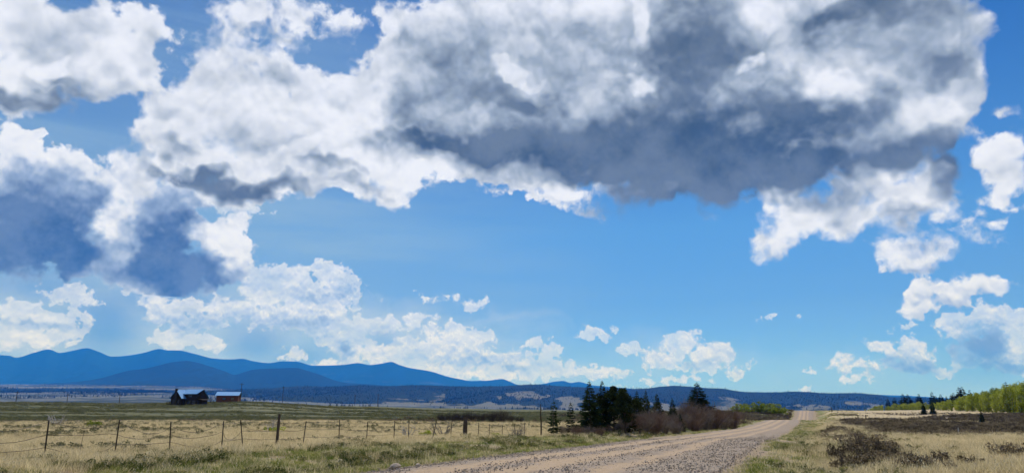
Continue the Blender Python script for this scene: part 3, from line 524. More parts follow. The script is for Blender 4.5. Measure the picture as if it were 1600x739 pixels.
def material(name, build):
    if name in MATS:
        return MATS[name]
    m = bpy.data.materials.new(name)
    m.use_nodes = True
    N = Nodes(m.node_tree)
    out = N.node('ShaderNodeOutputMaterial')
    build(N, out)
    MATS[name] = m
    return m


def surface(N, out, color, rough=0.9, spec=0.2, normal=None, metal=0.0):
    b = N.node('ShaderNodeBsdfPrincipled')
    N.put(b.inputs['Base Color'], color if isinstance(color, bpy.types.NodeSocket) else (*color, 1)[:4])
    N.put(b.inputs['Roughness'], rough)
    N.put(b.inputs['Specular IOR Level'], spec)
    N.put(b.inputs['Metallic'], metal)
    N.put(b.inputs['Normal'], normal)
    N.put(out.inputs['Surface'], b.outputs[0])
    return b


def bump(N, height, strength=0.5, dist=0.05):
    b = N.node('ShaderNodeBump')
    N.put(b.inputs['Height'], height)
    N.put(b.inputs['Strength'], strength)
    N.put(b.inputs['Distance'], dist)
    return b.outputs[0]


def position(N):
    return N.node('ShaderNodeNewGeometry').outputs['Position']


def attr(N, name):
    return N.node('ShaderNodeAttribute', attribute_name=name)


def leafy(name, c1, c2, trans=0.35, scale=1.5, jitter=0.35, tcol=None):
    """Leaves and blades: light passes through them; colour varies from clump to clump and plant to plant."""
    def build(N, out):
        p = position(N)
        f = N.noise(p, scale, 3, 0.6)
        rnd = N.node('ShaderNodeObjectInfo').outputs['Random']
        isl = N.node('ShaderNodeNewGeometry').outputs['Random Per Island']
        f = N.math('ADD', f, N.math('MULTIPLY', N.math('SUBTRACT', rnd, 0.5), jitter))
        f = N.math('ADD', f, N.math('MULTIPLY', N.math('SUBTRACT', isl, 0.5), jitter))
        f = N.step(f, 0.25, 0.75)
        c = N.mix(f, c1, c2)
        d = N.node('ShaderNodeBsdfDiffuse')
        N.put(d.inputs['Color'], c)
        t = N.node('ShaderNodeBsdfTranslucent')
        N.put(t.inputs['Color'], N.mix(1.0, c, tcol or (1.0, 1.0, 0.8), 'MULTIPLY'))
        m = N.node('ShaderNodeMixShader')
        m.inputs[0].default_value = trans
        N.put(m.inputs[1], d.outputs[0])
        N.put(m.inputs[2], t.outputs[0])
        N.put(out.inputs['Surface'], m.outputs[0])
    return material(name, build)


def plain(name, c1, c2=None, scale=8.0, rough=0.85, spec=0.2, metal=0.0, stretch=(1, 1, 1), bmp=0.0):
    def build(N, out):
        p = N.node('ShaderNodeTexCoord').outputs['Object']
        p = N.vmath('MULTIPLY', p, stretch)
        f = N.noise(p, scale, 5, 0.6)
        c = N.mix(N.step(f, 0.3, 0.7), c1, c2 or tuple(v * 0.7 for v in c1))
        surface(N, out, c, rough, spec, bump(N, f, bmp, 0.02) if bmp else None, metal)
    return material(name, build)


def ground_material():
    def build(N, out):
        p = position(N)
        cov = attr(N, 'cover')
        sep = N.node('ShaderNodeSeparateColor')
        N.put(sep.inputs[0], cov.outputs['Color'])
        green, tan, sage = sep.outputs[0], sep.outputs[1], sep.outputs[2]
        far = attr(N, 'far').outputs['Fac']
        nf = N.noise(p, 6.0, 6, 0.65)
        nm = N.noise(p, 0.55, 5, 0.6)
        nl = N.noise(p, 0.05, 5, 0.6)
        flat = N.vmath('MULTIPLY', p, (0.022, 0.20, 0.0))
        ns = N.noise(flat, 1.0, 5, 0.6)
        soil = N.mix(nf, (.20, .15, .105), (.33, .26, .185))
        tanc = N.mix(nf, (.30, .235, .145), (.52, .42, .27))
        tanc = N.mix(N.step(nm, .5, .75), tanc, (.20, .19, .09))
        grn = N.mix(N.step(nm, .3, .7), (.11, .13, .045), (.21, .21, .08))
        grn = N.mix(N.step(nf, .55, .75), grn, (.24, .19, .10))
        hill = N.mix(N.step(ns, .40, .60), (.055, .064, .036), (.145, .145, .082))  # dark olive carries cloud shade painted into the hill's colour
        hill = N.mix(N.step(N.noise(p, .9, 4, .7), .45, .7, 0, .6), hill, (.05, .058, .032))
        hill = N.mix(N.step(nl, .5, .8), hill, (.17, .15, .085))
        sg = N.mix(N.step(nm, .35, .65), (.05, .04, .03), (.105, .085, .06))
        c = N.mix(tan, soil, tanc)
        c = N.mix(green, c, grn)
        c = N.mix(sage, c, sg)
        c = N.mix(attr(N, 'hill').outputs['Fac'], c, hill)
        # far plain: dry grass, cloud shade painted into its colour, with belts of dark timber
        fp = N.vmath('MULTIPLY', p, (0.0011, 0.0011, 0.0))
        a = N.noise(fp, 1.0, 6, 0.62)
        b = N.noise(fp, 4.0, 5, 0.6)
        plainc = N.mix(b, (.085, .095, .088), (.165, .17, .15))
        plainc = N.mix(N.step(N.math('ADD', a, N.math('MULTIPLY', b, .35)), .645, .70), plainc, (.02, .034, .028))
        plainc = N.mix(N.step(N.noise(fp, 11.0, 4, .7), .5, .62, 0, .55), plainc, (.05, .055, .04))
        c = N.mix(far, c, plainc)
        h = N.math('ADD', nf, N.math('MULTIPLY', N.noise(p, 22.0, 4, .6), .5))
        surface(N, out, c, 0.95, 0.1, bump(N, h, 0.6, 0.06))
    return material('ground', build)


def road_material():
    def build(N, out):
        uv = attr(N, 'across').outputs['Fac']            # metres right of the middle
        p = position(N)
        n1 = N.noise(p, 14.0, 5, 0.7)
        n2 = N.noise(p, 0.35, 4, 0.6)
        st = N.voronoi(p, 11.0, 1, 0.5, out='Color')
        sc = N.node('ShaderNodeSeparateColor')
        N.put(sc.inputs[0], st)
        w = N.math('ADD', uv, N.math('ADD', N.math('MULTIPLY', N.math('SUBTRACT', n2, .5), 1.8), N.math('MULTIPLY', N.math('SUBTRACT', N.noise(p, 2.5, 4, .65), .5), 1.1)))
        def lane(c, half):
            return N.step(N.math('ABSOLUTE', N.math('SUBTRACT', w, c)), half, half * 0.35)
        tracks = N.math('MAXIMUM', N.math('MAXIMUM', lane(-2.2, .85), lane(-0.3, .8)), lane(1.5, .5))
        tracks = N.math('MULTIPLY', tracks, N.step(n1, .2, .6, .55, 1.0))
        gravel = N.mix(sc.outputs[0], (.155, .122, .098), (.35, .285, .228))
        gravel = N.mix(N.step(n2, .4, .7, 0, .5), gravel, (.27, .195, .14))
        dirt = N.mix(n1, (.29, .21, .14), (.44, .33, .23))
        c = N.mix(tracks, gravel, dirt)
        hgt = N.math('MULTIPLY', N.math('SUBTRACT', 1.0, N.voronoi(p, 11.0, 1, .5)), N.math('SUBTRACT', 1.15, tracks))
        surface(N, out, c, 0.95, 0.15, bump(N, hgt, 0.8, 0.05))
    return material('road_gravel', build)


def range_material(name, wood, open_c, lo, hi, scale, streak=1.0):
    def build(N, out):
        p = position(N)
        q = N.vmath('MULTIPLY', p, (1 / scale, 1 / scale, 2.5 / scale))
        a = N.noise(q, 1.0, 7, 0.6, dist=0.3)
        b = N.noise(q, 9.0, 5, 0.65)
        m = attr(N, 'meadow').outputs['Fac']
        t = N.math('ADD', N.math('ADD', a, N.math('MULTIPLY', N.math('SUBTRACT', b, .5), .35)), m)
        f = N.step(t, lo, hi)
        trees = N.mix(N.noise(q, 30.0, 4, .7), tuple(v * .6 for v in wood), tuple(v * 1.4 for v in wood))
        grass = N.mix(b, open_c, tuple(v * .7 for v in open_c))
        surface(N, out, N.mix(f, trees, grass), 1.0, 0.0)
    return material(name, build)


M_ground = ground_material()
M_road = road_material()

# ------------------------------------------------------------------ ground: one sheet, fine near the road and coarse far off
def polar_sheet():
    az = np.concatenate([np.linspace(-180, -50, 44)[:-1], np.linspace(-50, 50, 500), np.linspace(50, 180, 44)[1:]])
    r = np.concatenate([[0.5], np.geomspace(3, 14, 14)[:-1], np.geomspace(14, 420, 280)[:-1], np.geomspace(420, 26000, 130)])
    A, Rr = np.meshgrid(np.radians(az), r)
    X, Y = Rr * np.sin(A), Rr * np.cos(A)
    Z = H(X.ravel(), Y.ravel()).reshape(X.shape)
    s = np.abs(lateral(X, Y))
    Z = Z - 0.05 * (1 - sstep(s, 3.9, 4.6)) * (Rr < 520)
    n, m = X.shape
    idx = np.arange(n * m).reshape(n, m)
    f = np.stack([idx[:-1, :-1], idx[:-1, 1:], idx[1:, 1:], idx[1:, :-1]], -1).reshape(-1, 4)[:, ::-1]
    v = np.stack([X.ravel(), Y.ravel(), Z.ravel()], -1)
    return v, f


def cover(x, y):
    """How much green, dry grass, sagebrush and open hill each spot carries."""
    d = lateral(x, y)
    n1 = fbm(x * 0.25, y * 0.25, 21, 4)
    n2 = fbm(x * 0.06, y * 0.06, 31, 4)
    n3 = fbm(x * 0.9, y * 0.9, 41, 3)
    wob = (n2 - 0.5) * 6
    left = d < 0
    s = np.abs(d)
    verge = sstep(s, 4.0, 5.2)
    g_l = verge * (1 - sstep(s + wob * 0.6, 11, 15.5)) * sstep(n1 * 0.6 + n3 * 0.4, 0.38, 0.58)
    t_l = sstep(s + wob * 0.6, 9.5, 14)
    g_r = verge * (1 - sstep(s + wob * 0.5, 6.0, 9.0)) * sstep(n1 * .6 + n3 * .4, 0.36, 0.54)
    t_r = sstep(s + wob * 0.5, 4.6, 8)
    green = np.where(left, g_l, g_r)
    tan = np.where(left, t_l, t_r)
    band = sstep(y + wob * 1.3 + (n1 - 0.5) * 24, 38, 58) * (1 - sstep(y + wob * 8, 190, 290))
    strip = 0.85 * sstep(n1 * .35 + n3 * .65, .37, .52) * (1 - sstep(s + wob * .3, 8.4, 10.4 + y * .03)) * (y < 80)
    sage = np.where(left, 0, np.maximum(sstep(s + wob * 0.7, 8.5, 13) * band, sstep(s + wob * .3, 6.4, 8.0) * strip))
    patch = sstep(fbm(x * 0.03, y * 0.028, 51, 3), 0.52, 0.60) * sstep(y, 85, 130)
    sage = sage * (1 - patch)
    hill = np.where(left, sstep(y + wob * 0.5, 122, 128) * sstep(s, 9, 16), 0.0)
    return green, tan, sage, hill


v, f = polar_sheet()
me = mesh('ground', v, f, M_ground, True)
g, t, sg, hl = cover(v[:, 0], v[:, 1])
col = np.stack([g, t, sg, np.ones_like(g)], -1).astype(np.float32)
a = me.attributes.new('cover', 'FLOAT_COLOR', 'POINT'); a.data.foreach_set('color', col.ravel())
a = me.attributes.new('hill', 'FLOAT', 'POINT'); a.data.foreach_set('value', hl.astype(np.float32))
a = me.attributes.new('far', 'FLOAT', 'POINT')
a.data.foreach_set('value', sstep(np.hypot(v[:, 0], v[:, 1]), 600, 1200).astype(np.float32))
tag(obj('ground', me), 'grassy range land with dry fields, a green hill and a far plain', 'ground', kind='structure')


def build_road():
    ys = np.concatenate([np.arange(-30, 60, 0.5), np.arange(60, 520, 2.0)])
    w = np.linspace(-1, 1, 29)
    xs = road_x(ys)
    half = ROAD_HALF * (1 - .22 * sstep(ys, 120, 260))
    X = xs[:, None] + w[None, :] * half[:, None] / 0.928
    Y = np.repeat(ys[:, None], len(w), 1)
    edge = (fbm(Y * 0.6, X * 0.6, 61, 3) - 0.5) * 0.9 * np.abs(w)[None, :] ** 6
    X = X + edge * np.sign(w)[None, :]
    Z = H(X.ravel(), Y.ravel(), False).reshape(X.shape)
    off = sstep(np.abs(w) * ROAD_HALF, 3.6, 8.0)
    lat = w * ROAD_HALF
    rut = sum(np.exp(-((lat - c) / .45) ** 2) for c in (-2.2, -.3, 1.5))
    Z = Z + (0.10 * (1 - w ** 2) - 0.03 * rut)[None, :] + (fbm(X * 1.5, Y * 1.5, 71, 3) - .5) * .05
    Z = np.where(np.abs(w)[None, :] > 0.97, Z - 0.10, Z)
    n, m = X.shape
    idx = np.arange(n * m).reshape(n, m)
    f = np.stack([idx[:-1, :-1], idx[:-1, 1:], idx[1:, 1:], idx[1:, :-1]], -1).reshape(-1, 4)
    me = mesh('road', np.stack([X.ravel(), Y.ravel(), Z.ravel()], -1), f, M_road, True)
    a = me.attributes.new('across', 'FLOAT', 'POINT')
    a.data.foreach_set('value', np.repeat(lat[None, :], n, 0).ravel().astype(np.float32))
    tag(obj('road', me), 'pinkish gravel road with wheel tracks climbing to a low crest', 'road', kind='structure')


build_road()


# ------------------------------------------------------------------ ranges
RANGE_TOP = 0.0


def build_range(name, ridge, foot, back, relief, seed, mat, label, meadow=None, rough=1.0):
    D, pts = ridge
    us = np.linspace(pts[0][0], pts[-1][0], 1100)
    ridge_z = pchip(us, [p[0] for p in pts], [p[1] for p in pts])
    t = np.concatenate([np.linspace(0, 1, 46), np.linspace(1, 2, 14)[1:]])
    Yc = D * (1 + 0.05 * (fbm(us * 6, us * 0, seed, 3) - .5))
    ridge_z = CAM_Z + (ridge_z - CAM_Z) * Yc / D
    U2, T = np.meshgrid(us, t)
    Y = np.where(T <= 1, foot + (Yc - foot) * T, Yc + (back - Yc) * (T - 1))
    X = U2 * Y
    base = H(U2[0] * foot, np.full_like(us, foot)) - 6
    prof = np.where(T <= 1, (0.45 * T + 0.55 * T ** 2), 1 - 0.6 * (T - 1) - .3 * (T - 1) ** 2)
    Z = base[None, :] + (ridge_z - base)[None, :] * prof
    spur = np.abs(fbm(X / relief * 1.0, Y / relief * 0.45, seed + 5, 5, .55) - .5) * 2
    w = np.clip(np.where(T <= 1, T * (1 - T) * 4, (T - 1) * (2 - T) * 4), 0, 1)
    Z = Z - (ridge_z - base)[None, :] * (0.42 * spur - 0.08) * w
    Z = Z + (fbm(X / relief * 9, Y / relief * 9, seed + 9, 3) - .5) * rough
    Z = np.minimum(Z, CAM_Z + (ridge_z - CAM_Z)[None, :] / Yc[None, :] * Y + rough)
    n, m = X.shape
    idx = np.arange(n * m).reshape(n, m)
    f = np.stack([idx[:-1, :-1], idx[:-1, 1:], idx[1:, 1:], idx[1:, :-1]], -1).reshape(-1, 4)
    me = mesh(name, np.stack([X.ravel(), Y.ravel(), Z.ravel()], -1), f, mat, True)
    a = me.attributes.new('meadow', 'FLOAT', 'POINT')
    a.data.foreach_set('value', (meadow(U2, T) if meadow else np.zeros_like(T)).ravel().astype(np.float32))
    tag(obj(name, me), label, 'mountains' if 'mount' in name else 'hills', kind='structure')
    global RANGE_TOP
    RANGE_TOP = max(RANGE_TOP, float(Z.max()))
    return X, Y, Z, (meadow(U2, T) if meadow else None)


M_far = range_material('far_timber_haze_tint', (.012, .035, .045), (.07, .085, .07), .62, .76, 2600)  # blue in the timber colour stands in for part of the haze
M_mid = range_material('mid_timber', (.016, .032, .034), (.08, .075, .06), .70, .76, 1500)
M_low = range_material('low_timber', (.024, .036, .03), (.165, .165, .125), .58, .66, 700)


def low_meadow(u, t):
    # open grass on the lower slopes right of the middle, timber above
    lower = 1 - sstep(t, .10, .36)
    n = fbm(u * 38, t * 3.2 + u * 9, 77, 4)
    edge = sstep(u, -.36, -.14) * (1 - .35 * sstep(u, .20, .30))
    spots = .32 * sstep(n, .53, .62) * sstep(u, -.25, -.05) * (1 - sstep(t, .6, .9)) * (1 - .25 * sstep(u, .14, .22))
    return (0.26 * lower * edge * sstep(n + .18 * (1 - sstep(t, 0, .25)), .40, .54) + spots - 0.12)


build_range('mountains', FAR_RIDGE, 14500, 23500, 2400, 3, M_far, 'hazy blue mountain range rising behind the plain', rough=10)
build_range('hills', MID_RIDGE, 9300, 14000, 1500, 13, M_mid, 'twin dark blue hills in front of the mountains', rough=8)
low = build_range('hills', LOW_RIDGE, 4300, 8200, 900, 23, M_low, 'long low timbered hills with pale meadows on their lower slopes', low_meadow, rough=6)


# ------------------------------------------------------------------ scattered ground cover
def scatter(name, pts, rot, scl, idx, sources, **k):
    """Many small plants or stones as one object: points that carry instances of the source meshes."""
    col = bpy.data.collections.new(name + '_sources')
    for i, me in enumerate(sources):
        col.objects.link(bpy.data.objects.new('%s_source_%d' % (name, i), me))
    me = bpy.data.meshes.new(name)
    pts = np.asarray(pts, np.float32)
    me.vertices.add(len(pts))
    me.vertices.foreach_set('co', pts.ravel())
    for nm, ty, key, arr in (('turn', 'FLOAT_VECTOR', 'vector', rot), ('size', 'FLOAT_VECTOR', 'vector', scl), ('pick', 'INT', 'value', idx)):
        a = me.attributes.new(nm, ty, 'POINT')
        a.data.foreach_set(key, np.asarray(arr, np.int32 if ty == 'INT' else np.float32).ravel())
    o = obj(name, me)
    tree = bpy.data.node_groups.new(name, 'GeometryNodeTree')
    tree.interface.new_socket('Geometry', in_out='INPUT', socket_type='NodeSocketGeometry')
    tree.interface.new_socket('Geometry', in_out='OUTPUT', socket_type='NodeSocketGeometry')
    n = tree.nodes.new
    gi, go = n('NodeGroupInput'), n('NodeGroupOutput')
    ci = n('GeometryNodeCollectionInfo'); ci.inputs['Collection'].default_value = col
    ci.inputs['Separate Children'].default_value = True; ci.inputs['Reset Children'].default_value = True
    iop = n('GeometryNodeInstanceOnPoints'); iop.inputs['Pick Instance'].default_value = True
    def named(nm, ty):
        q = n('GeometryNodeInputNamedAttribute'); q.data_type = ty; q.inputs['Name'].default_value = nm
        return next(s for s in q.outputs if s.enabled and s.name == 'Attribute')
    e2r = n('FunctionNodeEulerToRotation')
    L = tree.links.new
    L(gi.outputs[0], iop.inputs['Points']); L(ci.outputs[0], iop.inputs['Instance'])
    L(named('pick', 'INT'), iop.inputs['Instance Index'])
    L(named('turn', 'FLOAT_VECTOR'), e2r.inputs[0]); L(e2r.outputs[0], iop.inputs['Rotation'])
    L(named('size', 'FLOAT_VECTOR'), iop.inputs['Scale'])
    L(iop.outputs[0], go.inputs[0])
    o.modifiers.new('scatter', 'NODES').node_group = tree
    return tag(o, kind='stuff', **k)


def tuft(seed, n, height, spread, width, lean, mat, segs=2):
    r = np.random.default_rng(seed)
    V, F = [], []
    for i in range(n):
        a = r.uniform(0, 2 * math.pi); d = spread * math.sqrt(r.uniform())
        bx, by = d * math.cos(a), d * math.sin(a)
        hh = height * r.uniform(.55, 1.1); w = width * r.uniform(.7, 1.3)
        la = r.uniform(0, 2 * math.pi); l = hh * lean * r.uniform(.3, 1.2)
        fa = r.uniform(0, math.pi); wx, wy = math.cos(fa) * w / 2, math.sin(fa) * w / 2
        b = len(V)
        for s in range(segs + 1):
            t = s / segs
            x, y, z = bx + math.cos(la) * l * t * t, by + math.sin(la) * l * t * t, hh * (t - .25 * lean * t * t)
            k = 1 - .85 * t
            V += [(x - wx * k, y - wy * k, z), (x + wx * k, y + wy * k, z)]
        for s in range(segs):
            q = b + 2 * s
            F.append((q, q + 1, q + 3, q + 2))
    return mesh('tuft', V, F, mat)


def twig_bush(seed, stems, height, spread, r0, mat, twigs=4, sub=3, leaf=None, upright=.5):
    """Bare shrub: stems from one root that fork into fine twigs (three-sided)."""
    r = random.Random(seed)
    V, F = [], []
    def stick(p, q, a, b):
        d = (q - p).normalized()
        s = d.cross(Vector((.31, .2, 1))).normalized() if abs(d.z) < .98 else Vector((1, 0, 0))
        t = d.cross(s)
        k = len(V)
        for c, rad in ((p, a), (q, b)):
            for j in range(3):
                an = 2.0944 * j
                V.append(tuple(c + (s * math.cos(an) + t * math.sin(an)) * rad))
        for j in range(3):
            F.append((k + j, k + (j + 1) % 3, k + 3 + (j + 1) % 3, k + 3 + j))
    for i in range(stems):
        az = r.uniform(0, 6.283); out = math.sqrt(r.random()) * spread
        p = Vector((math.cos(az), math.sin(az), 0)) * out * .28
        tip = Vector((math.cos(az) * out, math.sin(az) * out, height * r.uniform(.6, 1.0) * (1 - .35 * (out / spread) ** 2)))
        prev = p
        for s in range(1, sub + 1):
            t = s / sub
            q = p.lerp(tip, t) + Vector((r.gauss(0, .04), r.gauss(0, .04), .1 * math.sin(t * 3.14))) * height
            stick(prev, q, r0 * (1 - .7 * (s - 1) / sub), r0 * (1 - .7 * t))
            for k in range(twigs):
                o = prev.lerp(q, r.random())
                dirv = Vector((r.gauss(0, .6) + .5 * math.cos(az), r.gauss(0, .6) + .5 * math.sin(az), r.uniform(.1, 1.0) + upright)).normalized()
                e = o + dirv * height * r.uniform(.12, .30)
                stick(o, e, r0 * .38, r0 * .12)
                e2 = e + (dirv + Vector((r.gauss(0, .5), r.gauss(0, .5), r.gauss(0, .4)))).normalized() * height * .12
                stick(o.lerp(e, .6), e2, r0 * .25, r0 * .1)
            prev = q
    return mesh('twigs', V, F, mat)


def leaf_cloud(seed, clumps, per, leaf, mat, flat=.8):
    """Many small leaf faces in uneven clumps (centre, radius)."""
    r = np.random.default_rng(seed)
    P = []
    for (cx, cy_, cz, rad) in clumps:
        d = r.normal(size=(per, 3)); d /= np.linalg.norm(d, axis=1)[:, None]
        rr = rad * r.uniform(.25, 1, (per, 1)) ** .6
        q = d * rr * (1, 1, flat) + (cx, cy_, cz)
        P.append(q)
    P = np.concatenate(P)
    n = len(P)
    a = r.normal(size=(n, 3)); a /= np.linalg.norm(a, axis=1)[:, None]
    b = np.cross(a, r.normal(size=(n, 3))); b /= np.linalg.norm(b, axis=1)[:, None]
    s = leaf * r.uniform(.6, 1.3, (n, 1))
    V = np.stack([P - a * s * .6, P + b * s * .38, P + a * s * .6, P - b * s * .38], 1).reshape(-1, 3)
    F = np.arange(n * 4).reshape(n, 4)
    return mesh('leaves', V, F, mat)


M_dry = leafy('dry_grass', (.39, .325, .215), (.74, .625, .455), .48, .35, .6)
M_pale = leafy('pale_grass', (.50, .42, .29), (.80, .69, .49), .48, .5, .6)
M_green = leafy('green_grass', (.085, .125, .03), (.31, .315, .105), .5, .5, .7)
M_sage = leafy('sage_leaf', (.085, .068, .05), (.27, .215, .155), .3, .5, .8)
M_sage_twig = plain('sage_twig', (.15, .115, .09), (.075, .058, .047), 6)
def stone_material():
    def build(N, out):
        f = N.noise(N.node('ShaderNodeTexCoord').outputs['Object'], 6.0, 4, .6)
        rnd = N.node('ShaderNodeObjectInfo').outputs['Random']
        c = N.mix(rnd, (.24, .19, .15), (.46, .385, .31))
        surface(N, out, N.mix(N.step(f, .3, .7, 0, .5), c, (.30, .25, .21)), .9, .2)
    return material('stone', build)


M_stone = stone_material()


def region(n, x0, x1, y0, y1, power=1.0):
    """Random spots, thicker near the camera; a little wider than the view."""
    t = rng.uniform(0, 1, n) ** power
    y = y0 + (y1 - y0) * t
    u = rng.uniform(x0, x1, n)
    return u * y, y


def put(x, y, keep, smin, smax, kinds, tall=(.8, 1.2), lean=.15, grow=.006, vary=None):
    x, y = x[keep], y[keep]
    n = len(x)
    z = H(x, y)
    rot = np.stack([rng.normal(0, lean, n), rng.normal(0, lean, n), rng.uniform(0, 6.283, n)], -1)
    s = rng.uniform(smin, smax, n) * (1 + np.clip(y - 40, 0, 200) * grow)
    if vary is not None:
        s = s * vary[keep]
    scl = np.stack([s, s, s * rng.uniform(*tall, n)], -1)
    return np.stack([x, y, z - .02], -1), rot, scl, rng.integers(0, kinds, n)


dry = [tuft(100 + i, 46, .34, .30, .012, .55, M_dry) for i in range(4)] + [tuft(110 + i, 40, .30, .26, .012, .7, M_pale) for i in range(3)]
grn = [tuft(120 + i, 60, .15, .26, .013, .6, M_green) for i in range(4)] + [tuft(130, 40, .20, .24, .012, .5, M_dry), tuft(131, 44, .16, .28, .014, .7, M_dry)]
sage = [twig_bush(140 + i, 26, .62, .46, .014, M_sage_twig, 3, 2) for i in range(3)]


def sage_tuft(seed):
    r = random.Random(seed)
    return leaf_cloud(seed, [(r.gauss(0, .22), r.gauss(0, .22), r.uniform(.16, .52), r.uniform(.12, .22)) for _ in range(11)], 34, .075, M_sage, .7)


sage += [sage_tuft(150 + i) for i in range(4)]

# dry grass: the fenced field on the left and the rough ground on the right
x, y = region(90000, -.86, .86, 17, 128, 1.35)
d = lateral(x, y); G, T, S, Hh = cover(x, y)
keep = (rng.uniform(size=len(x)) < np.clip(T - .75 * G - .9 * S - Hh, 0, 1) * (.35 + .65 * fbm(x * .2, y * .2, 91, 3) * 1.3)) & (np.abs(d) > 4.9)
p = put(x, y, keep, .7, 1.15, len(dry))
scatter('dry_grass', *p, dry, label='dry straw coloured grass in the fields either side of the road', cat='grass')
# timber on the far hills and in belts across the far plain: thousands of small conifers
M_timber = leafy('timber', (.018, .028, .020), (.042, .056, .040), .1, .002, .8)
cone = []
for k in range(3):
    V, F = [], []
    for j, (zz, rr) in enumerate(((1.5, 3.2), (5.5, 2.4), (9.0, 1.5))):
        for a_ in range(6):
            b_ = len(V); a0, a1 = a_ * 1.047 + j * .4 + k, (a_ + 1) * 1.047 + j * .4 + k
            V += [(math.cos(a0) * rr, math.sin(a0) * rr, zz), (math.cos(a1) * rr, math.sin(a1) * rr, zz - .4), (0, 0, zz + 5.5 + k * .5)]
            F.append((b_, b_ + 1, b_ + 2))
    cone.append(mesh('conifer', V, F, M_timber))
X_, Y_, Z_, mead = low
rows, colsn = X_.shape
n = 60000
ii = (4 + (50 - 4) * rng.uniform(size=n) ** .8); jj = rng.uniform(0, colsn - 1.01, n)
i0, j0 = ii.astype(int), jj.astype(int); fi, fj = ii - i0, jj - j0
def bil(A): return (A[i0, j0] * (1 - fi) + A[i0 + 1, j0] * fi) * (1 - fj) + (A[i0, j0 + 1] * (1 - fi) + A[i0 + 1, j0 + 1] * fi) * fj
px_, py_, pz_, pm = bil(X_), bil(Y_), bil(Z_), bil(mead)
grove = fbm(px_ * .0021, py_ * .0021, 113, 4)
keep = (rng.uniform(size=n) < np.where(pm > .02, .04 + .5 * sstep(grove, .55, .68), .35 + .65 * sstep(grove, .4, .6))) & (np.abs(px_ / py_) < .85)
A_ = np.stack([px_, py_, pz_ - 1], -1)[keep]
n = 40000
yy = 2600 + 7000 * rng.uniform(size=n); xx = rng.uniform(-.85, .1, n) * yy
belt = fbm(xx * .0011, yy * .0022, 117, 5, .6)
keep = belt > .55 + .08 * rng.uniform(size=n)
B_ = np.stack([xx, yy, H(xx, yy) - .5], -1)[keep]
P_ = np.concatenate([A_, B_])
sc_ = rng.uniform(.4, .95, len(P_)) * np.where(rng.uniform(size=len(P_)) < .08, 1.4, 1)
scatter('pine_forest', P_, np.stack([np.zeros(len(P_)), np.zeros(len(P_)), rng.uniform(0, 6.28, len(P_))], -1), np.stack([sc_, sc_, sc_ * rng.uniform(.8, 1.2, len(P_))], -1),
        rng.integers(0, 3, len(P_)), cone, label='dark pine timber on the far low hills and the plain', cat='forest')
# short green grass on the road verges
x, y = region(90000, -.86, .86, 16, 150, 1.25)
d = lateral(x, y); G, T, S, Hh = cover(x, y)
keep = (rng.uniform(size=len(x)) < np.clip(G * (1 - S), 0, 1)) & (np.abs(d) > 4.4)
p = put(x, y, keep, .6, 1.2, len(grn))
scatter('green_grass', *p, grn, label='short green grass along both verges of the gravel road', cat='grass')
n = 26000
y = rng.uniform(110, 345, n); x = road_x(y) + rng.uniform(-22, 20, n)
d = lateral(x, y); s_ = np.abs(d)
keep = (s_ > 4.3) & (rng.uniform(size=n) < np.where(s_ < 12, .8, .35) * sstep(fbm(x * .15, y * .08, 121, 3), .36, .56))
p = put(x, y, keep, .55, 1.0, len(grn), grow=.002)
scatter('green_grass', *p, grn, label='green grass on the far verges towards the road crest', cat='grass')
n = 5000
y = 120 + 220 * rng.uniform(size=n); x = road_x(y) - 5.5 - 60 * rng.uniform(size=n) ** 1.3
keep = rng.uniform(size=n) < sstep(fbm(x * .05, y * .03, 123, 3), .40, .58)
p = put(x, y, keep, .5, 1.3, len(sage), grow=.001)
scatter('brush', *p, sage, label='dark brush behind the willows on the way to the road crest', cat='brush')
# sagebrush
x, y = region(36000, .20, .86, 18.5, 290, 1.25)
d = lateral(x, y); G, T, S, Hh = cover(x, y)
keep = (rng.uniform(size=len(x)) < S ** 1.1 * np.clip(.38 + y / 110, 0, 1)) & (d > 6.5)
p = put(x, y, keep, .35, .95, len(sage), grow=.002, vary=.4 + .6 * S ** 2)
scatter('sagebrush', *p, sage, label='dark sagebrush covering the flat right of the road', cat='sagebrush')


# grey green tufts on the hill, brush in the ditch at its foot, low shrubs in the dry field
M_hillgrass = leafy('hill_grass', (.085, .098, .052), (.24, .23, .135), .3, .3, .7)
hgr = [tuft(160 + i, 40, .24, .34, .02, .7, M_hillgrass) for i in range(3)]
x, y = region(60000, -.84, .36, 126, 300, 1.3)
d = lateral(x, y); G, T, S, Hh = cover(x, y)
streak = fbm(x * .018, y * .16, 97, 4)
keep = (rng.uniform(size=len(x)) < Hh * sstep(streak, .40, .62) * .9) & (d < -10)
p = put(x, y, keep, .8, 1.6, len(hgr), grow=.004)
scatter('hill_grass', *p, hgr, label='grey green grass tufts in bands across the low hill', cat='grass')
n = 1500
x = rng.uniform(-112, 6, n); y = rng.normal(125, 1.0, n) + (fbm(x * .05, x * 0, 99, 3) - .5) * 6
keep = rng.uniform(size=n) < sstep(fbm(x * .06, x * 0 + 3, 103, 3), .34, .56)
p = put(x, y, keep, .3, .7, 3, vary=np.ones(n), grow=.002)
scatter('ditch_brush', *p, sage[:3], label='dark low brush in the ditch at the foot of the hill', cat='brush')
M_lowshrub = leafy('low_shrub', (.075, .09, .045), (.22, .21, .13), .25, .9, .6)
lsh = [leaf_cloud(170 + i, [(random.gauss(0, .25), random.gauss(0, .25), random.uniform(.06, .30), random.uniform(.10, .2)) for _ in range(9)], 30, .07, M_lowshrub, .7) for i in range(4)]
x, y = region(5000, -.86, .30, 22, 122, 1.0)
d = lateral(x, y); G, T, S, Hh = cover(x, y)
